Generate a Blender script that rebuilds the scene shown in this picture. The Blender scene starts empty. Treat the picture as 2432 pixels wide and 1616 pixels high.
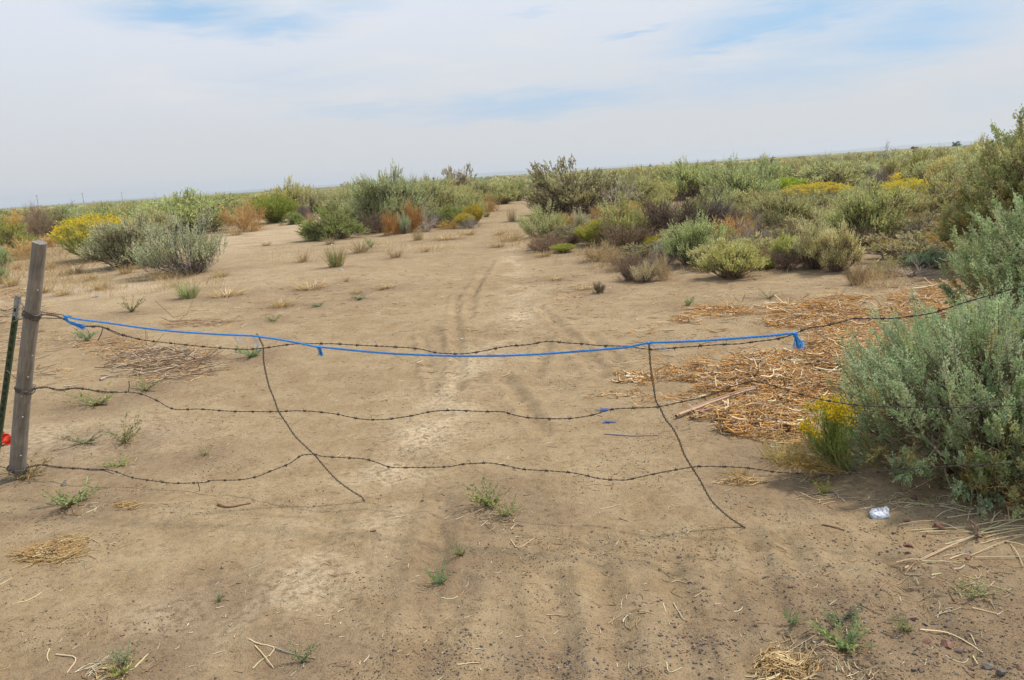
import bpy, math, random
import numpy as np
from mathutils import Vector, Matrix
PI = math.pi
S = bpy.context.scene
COL = S.collection
rng = np.random.default_rng(7)
random.seed(7)

# ------------------------------------------------------------------ camera
W0, H0, F = 2432.0, 1616.0, 1891.0          # photo frame and focal length in its pixels
CAMH = 1.6
PITCH = math.radians(-11.72); ROLL = math.radians(3.78)
fw = np.array([0, math.cos(PITCH), math.sin(PITCH)])
r0 = np.array([1.0, 0, 0]); u0 = np.cross(r0, fw)
RT = math.cos(ROLL) * r0 - math.sin(ROLL) * u0
UP = math.sin(ROLL) * r0 + math.cos(ROLL) * u0
CP = np.array([0, 0, CAMH])
cam = bpy.data.cameras.new("camera"); co = bpy.data.objects.new("camera", cam); COL.objects.link(co)
cam.sensor_width = 36.0; cam.lens = F / W0 * 36.0; cam.clip_start = 0.05; cam.clip_end = 40000
M = Matrix.Identity(4)
for i in range(3):
    M[i][0] = RT[i]; M[i][1] = UP[i]; M[i][2] = -fw[i]; M[i][3] = CP[i]
co.matrix_world = M
S.camera = co

def ray(px, py):
    d = fw * F + RT * (px - W0 / 2) - UP * (py - H0 / 2)
    return d / np.linalg.norm(d)
def project(p):
    v = np.asarray(p, float) - CP
    z = v @ fw
    return W0 / 2 + F * (v @ RT) / z, H0 / 2 - F * (v @ UP) / z, z

# ------------------------------------------------------------------ light
SUN_EL, SUN_AZ = math.radians(54), math.radians(66)      # azimuth from +Y towards +X
sd = Vector((math.cos(SUN_EL) * math.sin(SUN_AZ), math.cos(SUN_EL) * math.cos(SUN_AZ), math.sin(SUN_EL)))
sl = bpy.data.lights.new("sun", 'SUN'); so = bpy.data.objects.new("sun", sl); COL.objects.link(so)
sl.energy = 3.9; sl.angle = math.radians(3.6); sl.color = (1.0, 0.95, 0.87)
so.rotation_euler = sd.to_track_quat('Z', 'Y').to_euler(); so.location = (20, 10, 40)
S.view_settings.view_transform = 'Standard'; S.view_settings.look = 'None'
S.view_settings.exposure = 0.06; S.view_settings.gamma = 1.0
S.render.engine = 'CYCLES'
cy = S.cycles
cy.max_bounces = 5; cy.diffuse_bounces = 3; cy.glossy_bounces = 1; cy.transmission_bounces = 3
cy.transparent_max_bounces = 4; cy.volume_bounces = 0; cy.use_denoising = True; cy.caustics_reflective = False; cy.caustics_refractive = False

def lin(r, g, b):
    f = lambda c: (c / 255 / 12.92) if c / 255 <= 0.04045 else ((c / 255 + 0.055) / 1.055) ** 2.4
    return (f(r), f(g), f(b))

class NT:
    def __init__(s, nt): s.nt = nt
    def n(s, t, **k):
        x = s.nt.nodes.new(t)
        for a, b in k.items(): setattr(x, a, b)
        return x
    def l(s, a, b): s.nt.links.new(a, b)
    def put(s, sock, v):
        if isinstance(v, bpy.types.NodeSocket): s.l(v, sock)
        elif isinstance(v, (int, float)) or sock.type != 'RGBA': sock.default_value = v
        else: sock.default_value = (*v, 1) if len(v) == 3 else v
    def m(s, op, a, b=None, c=None, clamp=False):
        x = s.n('ShaderNodeMath', operation=op); x.use_clamp = clamp
        for i, v in enumerate((a, b, c)):
            if v is not None: s.put(x.inputs[i], v)
        return x.outputs[0]
    def mix(s, f, a, b, mode='MIX'):
        x = s.n('ShaderNodeMix', data_type='RGBA', blend_type=mode)
        s.put(x.inputs[0], f); s.put(x.inputs[6], a); s.put(x.inputs[7], b)
        return x.outputs[2]
    def ramp(s, f, stops):
        x = s.n('ShaderNodeValToRGB'); e = x.color_ramp.elements
        while len(e) < len(stops): e.new(0.5)
        for k, (p, c) in enumerate(stops):
            e[k].position = p; e[k].color = (*c, 1) if len(c) == 3 else c
        s.put(x.inputs[0], f); return x.outputs[0]
    def noise(s, vec, scale, detail=4, rough=0.55, dist=0.0):
        x = s.n('ShaderNodeTexNoise'); s.l(vec, x.inputs['Vector'])
        x.inputs['Scale'].default_value = scale; x.inputs['Detail'].default_value = detail
        x.inputs['Roughness'].default_value = rough; x.inputs['Distortion'].default_value = dist
        return x.outputs[0]
    def mapr(s, v, a, b, c=0.0, d=1.0):
        x = s.n('ShaderNodeMapRange'); s.put(x.inputs[0], v)
        for i, q in enumerate((a, b, c, d)): x.inputs[i + 1].default_value = q
        return x.outputs[0]

world = bpy.data.worlds.new("World"); S.world = world; world.use_nodes = True
def build_sky():
    w = NT(world.node_tree); w.nt.nodes.clear()
    out = w.n('ShaderNodeOutputWorld'); bg = w.n('ShaderNodeBackground'); w.l(bg.outputs[0], out.inputs[0])
    bg.inputs[1].default_value = 0.1
    sk = w.n('ShaderNodeTexSky', sky_type='NISHITA'); sk.sun_disc = False
    sk.sun_elevation = SUN_EL; sk.sun_rotation = SUN_AZ; sk.dust_density = 3.0; sk.air_density = 1.2
    tc = w.n('ShaderNodeTexCoord'); sp = w.n('ShaderNodeSeparateXYZ'); w.l(tc.outputs['Generated'], sp.inputs[0])
    az = w.m('ARCTAN2', sp.outputs[0], sp.outputs[1]); el = w.m('ARCSINE', sp.outputs[2])
    D = math.degrees
    azd = w.m('MULTIPLY', az, D(1)); eld = w.m('MULTIPLY', el, D(1))
    cv = w.n('ShaderNodeCombineXYZ'); w.l(w.m('MULTIPLY', azd, 0.05), cv.inputs[0]); w.l(w.m('MULTIPLY', eld, 0.32), cv.inputs[1])
    n1 = w.noise(cv.outputs[0], 1.6, 6, 0.55, 0.6)
    n2 = w.noise(cv.outputs[0], 5.0, 6, 0.6, 0.8)
    k = 10.0
    C = lambda r, g, b: tuple(k * q for q in lin(r, g, b))
    veil = w.ramp(w.mapr(eld, 0, 30), [(0.0, lin(212, 213, 212)), (0.12, lin(212, 215, 219)), (0.4, lin(221, 228, 240)), (1.0, lin(208, 221, 240))])
    veil10 = w.n('ShaderNodeVectorMath', operation='SCALE'); w.l(veil, veil10.inputs[0]); veil10.inputs[3].default_value = k
    col = veil10.outputs[0]
    # blue gaps in the thin cloud, by azimuth / elevation (centre px of the photograph turned to angles)
    gaps = [(450, 30, 5.5, 1.2, 1.0, 0), (640, 60, 4.5, 1.0, 0.8, 0), (820, 12, 4, 0.8, 0.45, 0), (330, 50, 3, .6, .5, 0),
            (1900, 35, 8, 1.6, 1.0, 6), (1740, 90, 5.0, 0.8, .95, 6), (2180, 70, 6, 2.0, 1.0, 4), (1510, 78, 2.5, 0.4, .7, 3), (1640, 150, 3, .5, .3, 2),
            (1250, 32, 2.5, .3, .4, 0), (1290, 245, 10, 1.1, 0.7, 1), (1900, 150, 11, 2.2, .6, 4), (900, 262, 8, .7, .4, 0), (2350, 230, 5, 2, .25, 0), (700, 190, 10, 1.6, .3, 0)]
    tot = None
    warp = w.m('MULTIPLY', w.m('SUBTRACT', n2, 0.5), 2.2)
    for px, py, sx, sy, a, tilt in gaps:
        d = ray(px, py); A = D(math.atan2(d[0], d[1])); E = D(math.asin(d[2])); t = math.radians(tilt)
        dx = w.m('SUBTRACT', azd, A); dy = w.m('ADD', w.m('SUBTRACT', eld, E), warp)
        u = w.m('ADD', w.m('MULTIPLY', dx, math.cos(t) / sx), w.m('MULTIPLY', dy, math.sin(t) / sx))
        v = w.m('ADD', w.m('MULTIPLY', dx, -math.sin(t) / sy), w.m('MULTIPLY', dy, math.cos(t) / sy))
        q = w.m('ADD', w.m('MULTIPLY', u, u), w.m('MULTIPLY', v, v))
        g = w.m('MULTIPLY', w.m('EXPONENT', w.m('MULTIPLY', q, -1.0)), a)
        tot = g if tot is None else w.m('MAXIMUM', tot, g)
    rest = w.m('MULTIPLY', w.mapr(eld, 16, 30), w.mapr(n1, 0.42, 0.6))
    tot = w.m('MAXIMUM', tot, rest)
    blue_base = w.mix(0.15, C(166, 206, 242), sk.outputs[0])
    f = w.m('MULTIPLY', tot, w.mapr(n1, 0.2, 0.55, 0.55, 1.0), clamp=True)
    col = w.mix(w.mapr(f, 0.12, 0.85), col, blue_base)
    # pale cream streaks
    streak = w.m('MULTIPLY', w.mapr(n1, 0.5, 0.72), w.mapr(eld, 2.5, 7))
    col = w.mix(w.m('MULTIPLY', streak, 0.6), col, C(229, 227, 227))
    w.l(col, bg.inputs[0])
build_sky()

# ------------------------------------------------------------------ terrain function
def _h(ix, iy, s):
    n = (ix.astype(np.int64) * 374761393 + iy.astype(np.int64) * 668265263 + s * 974634777) & 0xFFFFFFFF
    n = ((n ^ (n >> 13)) * 1274126177) & 0xFFFFFFFF
    return ((n ^ (n >> 16)) & 0xFFFFFF) / float(0xFFFFFF)
def vn(x, y, sc, s=1):
    x = np.asarray(x, float) / sc; y = np.asarray(y, float) / sc
    ix = np.floor(x); iy = np.floor(y); fx = x - ix; fy = y - iy
    fx = fx * fx * fx * (fx * (fx * 6 - 15) + 10); fy = fy * fy * fy * (fy * (fy * 6 - 15) + 10)
    a, b, c, d = _h(ix, iy, s), _h(ix + 1, iy, s), _h(ix, iy + 1, s), _h(ix + 1, iy + 1, s)
    return (a + (b - a) * fx) * (1 - fy) + (c + (d - c) * fx) * fy - 0.5
def flat(px, py, z=0.0):
    d = ray(px, py); t = (z - CAMH) / d[2]; p = CP + d * t
    return p[0], p[1]
def poly_dist(x, y, pts):
    best = np.full(np.shape(x), 1e9)
    for (ax, ay), (bx, by) in zip(pts[:-1], pts[1:]):
        dx, dy = bx - ax, by - ay; L = dx * dx + dy * dy + 1e-9
        t = np.clip(((x - ax) * dx + (y - ay) * dy) / L, 0, 1)
        best = np.minimum(best, np.hypot(x - ax - t * dx, y - ay - t * dy))
    return best
RUTS = [[(1085, 700), (1083, 760), (1088, 860), (1090, 930)], [(1030, 780), (1060, 880), (1075, 930)], [(1010, 800), (1028, 880), (1040, 925)],
        [(1280, 730), (1350, 800), (1400, 845), (1445, 885)], [(1340, 820), (1390, 860), (1430, 900)], [(1400, 800), (1440, 840), (1480, 880)],
        [(1300, 810), (1290, 860), (1270, 900)], [(1145, 640), (1125, 700), (1110, 760)],
        [(1780, 1280), (1830, 1400), (1880, 1520), (1930, 1640)], [(1600, 1340), (1620, 1450), (1650, 1560), (1660, 1640)],
        [(1020, 1640), (1060, 1500), (1090, 1400)], [(2100, 1330), (2170, 1420), (2260, 1520), (2330, 1600)],
        [(985, 1640), (1010, 1450), (1060, 1200)], [(1330, 1640), (1325, 1500), (1310, 1380)], [(1480, 1640), (1450, 1450), (1420, 1300)], [(2060, 1640), (1960, 1450), (1870, 1290)], [(1170, 620), (1130, 680), (1100, 720)], [(1195, 900), (1250, 960), (1290, 1030)]]
RUTS = [[flat(*p) for p in r] for r in RUTS]
PATH = [flat(*p) for p in [(1235, 560), (1210, 610), (1225, 660), (1240, 740), (1180, 820), (1115, 880), (1080, 930), (1010, 1040), (940, 1110), (760, 1330), (560, 1640)]]
PALE = [(640, 556, 130, 30), (180, 1045, 190, 40), (230, 690, 330, 22), (1115, 870, 60, 26), (1000, 1030, 90, 55), (1235, 740, 40, 30), (760, 1330, 60, 40), (400, 1470, 110, 45), (150, 640, 200, 20)]
def hgt(x, y):
    x = np.asarray(x, float); y = np.asarray(y, float); r = np.hypot(x, y)
    h = 0.10 * vn(x, y, 6.0, 3) * np.clip((r - 2) / 8, 0, 1) + 0.035 * vn(x, y, 1.7, 5) + 0.012 * vn(x, y, 0.45, 6) + 0.3 * vn(x, y, 30, 9) * np.clip((r - 12) / 40, 0, 1)
    near = np.clip(1 - (r - 10) / 10, 0, 1)
    h = h + near * (0.014 * vn(x, y, 0.17, 7) + 0.009 * np.abs(vn(x, y, 0.08, 8)) + .004 * vn(x, y, .035, 11))
    for k, q in enumerate(RUTS):
        d = poly_dist(x, y, q); tread = 0.6 + 0.8 * (vn(x, y, 0.05, 40 + k) + .3)
        h = h - 0.019 * np.exp(-(d / 0.05) ** 2) * tread + 0.009 * np.exp(-((d - 0.10) / 0.04) ** 2)
    d = poly_dist(x, y, PATH)
    foot = np.exp(-(d / 0.30) ** 2)
    h = h + foot * near * 0.035 * vn(x, y, 0.19, 21)
    return h
def hit(px, py):
    z = 0.0
    for _ in range(6):
        x, y = flat(px, py, z); z2 = float(hgt(np.array([x]), np.array([y]))[0]); z = 0.5 * z + 0.5 * z2
    x, y = flat(px, py, z)
    return np.array([x, y, float(hgt(np.array([x]), np.array([y]))[0])])
def mpp(p):                      # metres per photo pixel at a point
    return ((np.asarray(p) - CP) @ fw) / F

# ------------------------------------------------------------------ mesh accumulator
class G:
    def __init__(s): s.v = []; s.f = []; s.c = []; s.n = 0
    def add(s, V, Fc, Cc):
        V = np.asarray(V, float).reshape(-1, 3); Fc = np.asarray(Fc, int)
        Cc = np.broadcast_to(np.asarray(Cc, float), (len(V), 3))
        s.v.append(V); s.f.append(Fc + s.n); s.c.append(Cc); s.n += len(V)
    def leaves(s, P, D, SD, L, Wd, C, bend=None):
        n = len(P); L = np.broadcast_to(L, (n,))[:, None]; Wd = np.broadcast_to(Wd, (n,))[:, None]
        V = np.stack([P, P + D * L * .55 + SD * Wd * .5, P + D * L, P + D * L * .55 - SD * Wd * .5], 1)
        V[:, 2] += 0 if bend is None else bend
        Cc = np.repeat(np.asarray(C)[:, None, :], 4, 1)
        s.add(V, np.arange(4 * n).reshape(n, 4), Cc.reshape(-1, 3))
    def tubes(s, P, R, C, sides=3):
        P = np.asarray(P, float); n, k, _ = P.shape
        R = np.broadcast_to(np.asarray(R, float), (n, k))
        T = np.gradient(P, axis=1); T /= np.linalg.norm(T, axis=2, keepdims=True) + 1e-12
        ref = np.where(np.abs(T[..., 2:3]) > 0.9, np.array([1., 0, 0]), np.array([0, 0, 1.]))
        A = np.cross(T, ref); A /= np.linalg.norm(A, axis=2, keepdims=True) + 1e-12
        B = np.cross(T, A)
        a = np.arange(sides) * 2 * PI / sides
        V = P[:, :, None, :] + R[:, :, None, None] * (A[:, :, None, :] * np.cos(a)[None, None, :, None] + B[:, :, None, :] * np.sin(a)[None, None, :, None])
        base = (np.arange(n) * k * sides)[:, None, None] + (np.arange(k - 1) * sides)[None, :, None]
        j = np.arange(sides)[None, None, :]; j2 = (j + 1) % sides
        q = np.stack([base + j, base + j2, base + sides + j2, base + sides + j], -1).reshape(-1, 4)
        C = np.asarray(C, float)
        if C.ndim == 1: C = np.broadcast_to(C, (n, 3))
        Cc = np.repeat(C, k * sides, 0) if C.ndim == 2 else np.repeat(C.reshape(-1, 3), sides, 0)
        s.add(V, q, Cc)
    def blobs(s, P, R, C, sq=0.6):
        # jittered octahedra: stones, clods
        n = len(P); o = np.array([[1, 0, 0], [0, 1, 0], [-1, 0, 0], [0, -1, 0], [0, 0, 1], [0, 0, -1.]])
        o = o[None] * (0.65 + 0.7 * rng.random((n, 6, 1)))
        o = o + rng.normal(0, .18, o.shape)
        a = rng.random(n) * 2 * PI; c, q = np.cos(a), np.sin(a)
        st = 0.6 + 0.8 * rng.random((n, 1))
        X = o[:, :, 0] * st; Y = o[:, :, 1] / st ** .5
        V = np.stack([X * c[:, None] - Y * q[:, None], X * q[:, None] + Y * c[:, None], o[:, :, 2] * sq], -1) * np.asarray(R).reshape(-1, 1, 1) + P[:, None]
        f = np.array([[0, 1, 4], [1, 2, 4], [2, 3, 4], [3, 0, 4], [1, 0, 5], [2, 1, 5], [3, 2, 5], [0, 3, 5]])
        s.add(V, (f[None] + (np.arange(n) * 6)[:, None, None]).reshape(-1, 3), np.repeat(C, 6, 0))
    def mesh(s, name, smooth=False):
        me = bpy.data.meshes.new(name)
        if not s.v: return me
        V = np.concatenate(s.v); Cc = np.concatenate(s.c)
        sizes = np.concatenate([np.full(len(f), f.shape[1]) for f in s.f]); loops = np.concatenate([f.ravel() for f in s.f])
        me.vertices.add(len(V)); me.vertices.foreach_set('co', V.astype(np.float32).ravel())
        me.loops.add(len(loops)); me.loops.foreach_set('vertex_index', loops.astype(np.int32))
        me.polygons.add(len(sizes)); st = np.concatenate([[0], np.cumsum(sizes)[:-1]])
        me.polygons.foreach_set('loop_start', st.astype(np.int32)); me.polygons.foreach_set('loop_total', sizes.astype(np.int32))
        if smooth: me.polygons.foreach_set('use_smooth', np.ones(len(sizes), bool))
        at = me.color_attributes.new('Col', 'FLOAT_COLOR', 'POINT')
        rgba = np.ones((len(V), 4), np.float32); rgba[:, :3] = np.clip(Cc, 0, 1); at.data.foreach_set('color', rgba.ravel())
        me.update(calc_edges=True); me.validate()
        return me

def unit(v): return v / (np.linalg.norm(v, axis=-1, keepdims=True) + 1e-12)
def jit(c, n, amt=0.15, hue=0.05):
    c = np.asarray(c, float)
    return c[None] * (1 + rng.normal(0, amt, (n, 1))).clip(.45, 1.7) * (1 + rng.normal(0, hue, (n, 3)))

# ------------------------------------------------------------------ materials
def mat_attr(name, rough=0.8, transl=0.0, tint=True, spec=0.25, bump=None, noise=None):
    m = bpy.data.materials.new(name); m.use_nodes = True; t = NT(m.node_tree); t.nt.nodes.clear()
    out = t.n('ShaderNodeOutputMaterial'); b = t.n('ShaderNodeBsdfPrincipled'); at = t.n('ShaderNodeAttribute', attribute_name='Col')
    c = at.outputs[0]
    if tint:
        oi = t.n('ShaderNodeObjectInfo'); c = t.mix(1.0, c, oi.outputs['Color'], 'MULTIPLY')
    if noise:
        g = t.n('ShaderNodeNewGeometry'); nz = t.noise(g.outputs['Position'], noise, 5, .6)
        c = t.mix(1.0, c, t.ramp(nz, [(0.25, (.55, .55, .55)), (0.75, (1.35, 1.35, 1.35))]), 'MULTIPLY')
        if bump:
            bp = t.n('ShaderNodeBump'); bp.inputs['Strength'].default_value = bump; bp.inputs['Distance'].default_value = .01
            t.l(nz, bp.inputs['Height']); t.l(bp.outputs[0], b.inputs['Normal'])
    t.l(c, b.inputs['Base Color']); b.inputs['Roughness'].default_value = rough; b.inputs['Specular IOR Level'].default_value = spec
    sh = b.outputs[0]
    if transl:
        tr = t.n('ShaderNodeBsdfTranslucent'); t.l(c, tr.inputs[0]); mx = t.n('ShaderNodeMixShader'); mx.inputs[0].default_value = transl
        t.l(sh, mx.inputs[1]); t.l(tr.outputs[0], mx.inputs[2]); sh = mx.outputs[0]
    t.l(sh, out.inputs[0]); return m
M_LEAF = mat_attr('leaf', 0.75, 0.38, spec=.15)
M_DRY = mat_attr('dry_stem', 0.7, 0.15, spec=.2)
M_WOODY = mat_attr('bark', 0.9, 0, spec=.1)
M_STONE = mat_attr('stone', 0.9, 0, spec=.2, noise=60, bump=.6)
M_SOILBIT = mat_attr('soil_bits', 0.95, 0, spec=.05)

def ground_material():
    m = bpy.data.materials.new('sandy_ground'); m.use_nodes = True; t = NT(m.node_tree); t.nt.nodes.clear()
    out = t.n('ShaderNodeOutputMaterial'); b = t.n('ShaderNodeBsdfPrincipled'); t.l(b.outputs[0], out.inputs[0])
    g = t.n('ShaderNodeNewGeometry'); P = g.outputs['Position']
    at = t.n('ShaderNodeAttribute', attribute_name='Col'); sp = t.n('ShaderNodeSeparateColor'); t.l(at.outputs[0], sp.inputs[0])
    pale, scrub, grav = sp.outputs[0], sp.outputs[1], sp.outputs[2]
    n0 = t.noise(P, 0.7, 5, .6); n1 = t.noise(P, 4.0, 6, .65); n2 = t.noise(P, 28, 5, .65); n3 = t.noise(P, 160, 4, .7)
    c = t.ramp(n0, [(0.3, (.270, .187, .102)), (0.7, (.364, .265, .152))])
    c = t.mix(t.mapr(n1, .42, .68, 0, .45), c, (.228, .149, .080))
    c = t.mix(t.mapr(n1, .56, .36, 0, .35), c, (.375, .282, .176))
    pn = t.m('MULTIPLY', pale, t.mapr(n2, .38, .58, .15, 1.0))
    c = t.mix(pn, c, (.51, .40, .265))
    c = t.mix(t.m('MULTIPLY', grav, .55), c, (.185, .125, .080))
    # grain and dark specks
    c = t.mix(1.0, c, t.ramp(n2, [(0.22, (.66, .63, .60)), (0.46, (1.02, 1.02, 1.02)), (.8, (1.24, 1.22, 1.18))]), 'MULTIPLY')
    c = t.mix(1.0, c, t.ramp(n3, [(0.30, (.42, .39, .37)), (0.45, (1.03, 1.03, 1.03)), (.8, (1.3, 1.28, 1.25))]), 'MULTIPLY')
    vo = t.n('ShaderNodeTexVoronoi'); t.l(P, vo.inputs['Vector']); vo.inputs['Scale'].default_value = 95
    sk = t.m('MULTIPLY', t.m('LESS_THAN', vo.outputs['Distance'], .22), t.mapr(t.noise(P, 9, 4, .7), .48, .62))
    c = t.mix(t.m('MULTIPLY', sk, .6), c, (.13, .085, .055))
    # brushy far ground
    ns = t.noise(P, 0.6, 6, .7); nm = t.noise(P, 0.09, 5, .65)
    sc = t.ramp(ns, [(0.3, (.07, .075, .035)), (0.5, (.155, .165, .07)), (.72, (.26, .25, .12))])
    sc = t.mix(t.mapr(nm, .4, .65, 0, .5), sc, (.12, .125, .06))
    c = t.mix(scrub, c, sc)
    t.l(c, b.inputs['Base Color']); b.inputs['Roughness'].default_value = .95; b.inputs['Specular IOR Level'].default_value = .08
    bp = t.n('ShaderNodeBump'); bp.inputs['Strength'].default_value = .9; bp.inputs['Distance'].default_value = .018
    hh = t.m('ADD', t.m('MULTIPLY', n2, .7), t.m('MULTIPLY', n3, .35)); t.l(hh, bp.inputs['Height'])
    t.l(bp.outputs[0], b.inputs['Normal'])
    return m

# ------------------------------------------------------------------ linking helpers
def tag(o, label=None, cat=None, group=None, kind=None):
    if label: o['label'] = label
    if cat: o['category'] = cat
    if group: o['group'] = group
    if kind: o['kind'] = kind
def mk(name, me, mat=None, parent=None):
    o = bpy.data.objects.new(name, me); COL.objects.link(o)
    if mat is not None and len(me.materials) == 0: me.materials.append(mat)
    if parent: o.parent = parent
    return o
def empty(name, loc=(0, 0, 0)):
    o = bpy.data.objects.new(name, None); COL.objects.link(o); o.location = loc; o.empty_display_size = .2
    return o

# ------------------------------------------------------------------ ground sheet
def build_ground():
    r = [0.25]
    while r[-1] < 9500:
        q = r[-1]
        st = 0.006 if q < 30 else 0.012 if q < 80 else 0.05
        if q < 1.9: st = 0.05
        r.append(q * (1 + st))
    r = np.array(r)
    a = np.concatenate([np.linspace(-180, -42, 46)[:-1], np.linspace(-42, 42, 860), np.linspace(42, 180, 46)[1:-1]])
    a = np.radians(a); nr, na = len(r), len(a)
    RR, AA = np.meshgrid(r, a, indexing='ij'); X = RR * np.sin(AA); Y = RR * np.cos(AA)
    Z = hgt(X, Y)
    i = np.arange(nr - 1)[:, None] * na; j = np.arange(na)[None]; j2 = (j + 1) % na
    q = np.stack([i + j, i + j2, i + na + j2, i + na + j], -1).reshape(-1, 4)
    # centre fan
    V = np.stack([X, Y, Z], -1).reshape(-1, 3)
    pale = 0.7 * np.exp(-(poly_dist(X, Y, PATH) / 0.22) ** 2) * np.clip(0.45 + 2.2 * vn(X, Y, .30, 30) + 1.2 * vn(X, Y, .1, 29), 0, 1)
    VX = X; 
    for px, py, sx, sy in PALE:
        cx, cy = flat(px, py); ex, ey = flat(px + sx, py); tx, ty = flat(px, py - sy)
        rx = math.hypot(ex - cx, ey - cy); ry = math.hypot(tx - cx, ty - cy)
        pale = np.maximum(pale, .85 * np.exp(-((X - cx) / rx) ** 2 - ((Y - cy) / ry) ** 2) * np.clip(.8 + 1.2 * vn(X, Y, .5, 31), 0, 1))
    scrub = np.clip((RR - 45) / 70, 0, 1)
    gv = np.zeros_like(X)
    for px, py, rad in [(1500, 1560, .35), (1250, 1560, .22), (1900, 1540, .3), (2250, 1520, .5), (2150, 1330, .3), (1640, 1500, .2), (1050, 1550, .2), (2380, 1300, .4)]:
        cx, cy = flat(px, py); gv = np.maximum(gv, np.exp(-((X - cx) ** 2 + (Y - cy) ** 2) / rad ** 2))
    gv *= np.clip(.6 + 1.6 * vn(X, Y, .22, 33), 0, 1)
    for k, rut in enumerate(RUTS):                        # churned darker soil in the wheel marks
        gv = np.maximum(gv, .42 * np.exp(-(poly_dist(X, Y, rut) / .065) ** 2) * np.clip(.55 + 2.0 * vn(X, Y, .09, 50 + k), 0, 1))
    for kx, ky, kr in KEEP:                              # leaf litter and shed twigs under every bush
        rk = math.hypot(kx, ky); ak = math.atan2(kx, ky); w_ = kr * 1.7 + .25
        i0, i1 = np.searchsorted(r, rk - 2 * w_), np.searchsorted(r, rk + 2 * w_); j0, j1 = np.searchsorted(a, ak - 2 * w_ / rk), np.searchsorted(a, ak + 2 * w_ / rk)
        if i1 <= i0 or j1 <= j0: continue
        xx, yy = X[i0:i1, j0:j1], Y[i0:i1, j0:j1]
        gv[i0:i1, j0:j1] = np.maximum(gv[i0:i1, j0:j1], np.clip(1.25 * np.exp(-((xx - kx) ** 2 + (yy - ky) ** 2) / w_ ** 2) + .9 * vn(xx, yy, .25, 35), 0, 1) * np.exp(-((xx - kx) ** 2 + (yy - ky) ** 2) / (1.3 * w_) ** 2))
    C = np.stack([pale, scrub, gv], -1).reshape(-1, 3)
    g = G(); g.add(V, q, C)
    g.add([[0, 0, float(hgt(np.array([0.]), np.array([0.]))[0])]] , np.zeros((0, 3), int), (0, 0, 0))
    fan = np.stack([np.full(na, 0), np.arange(na), (np.arange(na) + 1) % na], -1); 
    g.f.append(np.stack([np.full(na, len(V)), (np.arange(na) + 1) % na, np.arange(na)], -1))
    o = mk('ground', g.mesh('ground', True), ground_material()); tag(o, kind='structure')
# ------------------------------------------------------------------ distant hills
def build_hills():
    g = G(); n = 400; a = np.radians(np.linspace(-60, 60, n)); R1, R2 = 8200, 9200
    deg = np.degrees(a)
    prof = 14 + 34 * np.clip(.5 + vn(deg, deg * 0, 9, 71), 0, 1) ** 1.3 + 8 * vn(deg, deg * 0, 2.3, 72)
    prof *= np.clip((deg + 32) / 12, 0.25, 1)
    rows = []
    for R, k in ((R1, -0.05), (R1 + 250, .55), (R1 + 600, 1.0), (R2, .9), (R2 + 500, -.1)):
        rows.append(np.stack([R * np.sin(a), R * np.cos(a), prof * k], -1))
    V = np.concatenate(rows); i = np.arange(4)[:, None] * n; j = np.arange(n - 1)[None]
    q = np.stack([i + j, i + j + 1, i + n + j + 1, i + n + j], -1).reshape(-1, 4)
    g.add(V, q, (.14, .15, .12))
    o = mk('hills', g.mesh('hills', True), M_SOILBIT); tag(o, kind='structure')
build_hills()

# ------------------------------------------------------------------ plant prototypes
WOOD = (.16, .125, .095); GREY = (.30, .265, .235)
PAL = {
    'sage':  [(.57, .56, .275), (.52, .535, .27), (.66, .63, .35)],
    'hero':  [(.38, .455, .265), (.45, .52, .325), (.51, .57, .385)],
    'dark':  [(.43, .41, .22), (.49, .46, .26), (.37, .33, .20)],
    'green': [(.31, .35, .12), (.36, .40, .14), (.42, .42, .17)],
    'rabbit': [(.38, .43, .11), (.44, .46, .15), (.48, .47, .18)],
}
def pick(pal, n, amt=.14):
    c = np.asarray(PAL[pal])[rng.integers(0, 3, n)]
    return c * (1 + rng.normal(0, amt, (n, 1))).clip(.55, 1.5) * (1 + rng.normal(0, .04, (n, 3)))

def curve_path(P0, P1, k, bow):
    t = np.linspace(0, 1, k)[None, :, None]
    n = len(P0)
    P = P0[:, None] * (1 - t) + P1[:, None] * t
    return P + bow[:, None] * (np.sin(t * PI)) 

def dome_dirs(n, maxphi=85, minz=0.0):
    a = rng.random(n) * 2 * PI
    cphi = 1 - rng.random(n) * (1 - math.cos(math.radians(maxphi)))
    s = np.sqrt(1 - cphi ** 2)
    return np.stack([np.cos(a) * s, np.sin(a) * s, cphi], -1)

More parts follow.
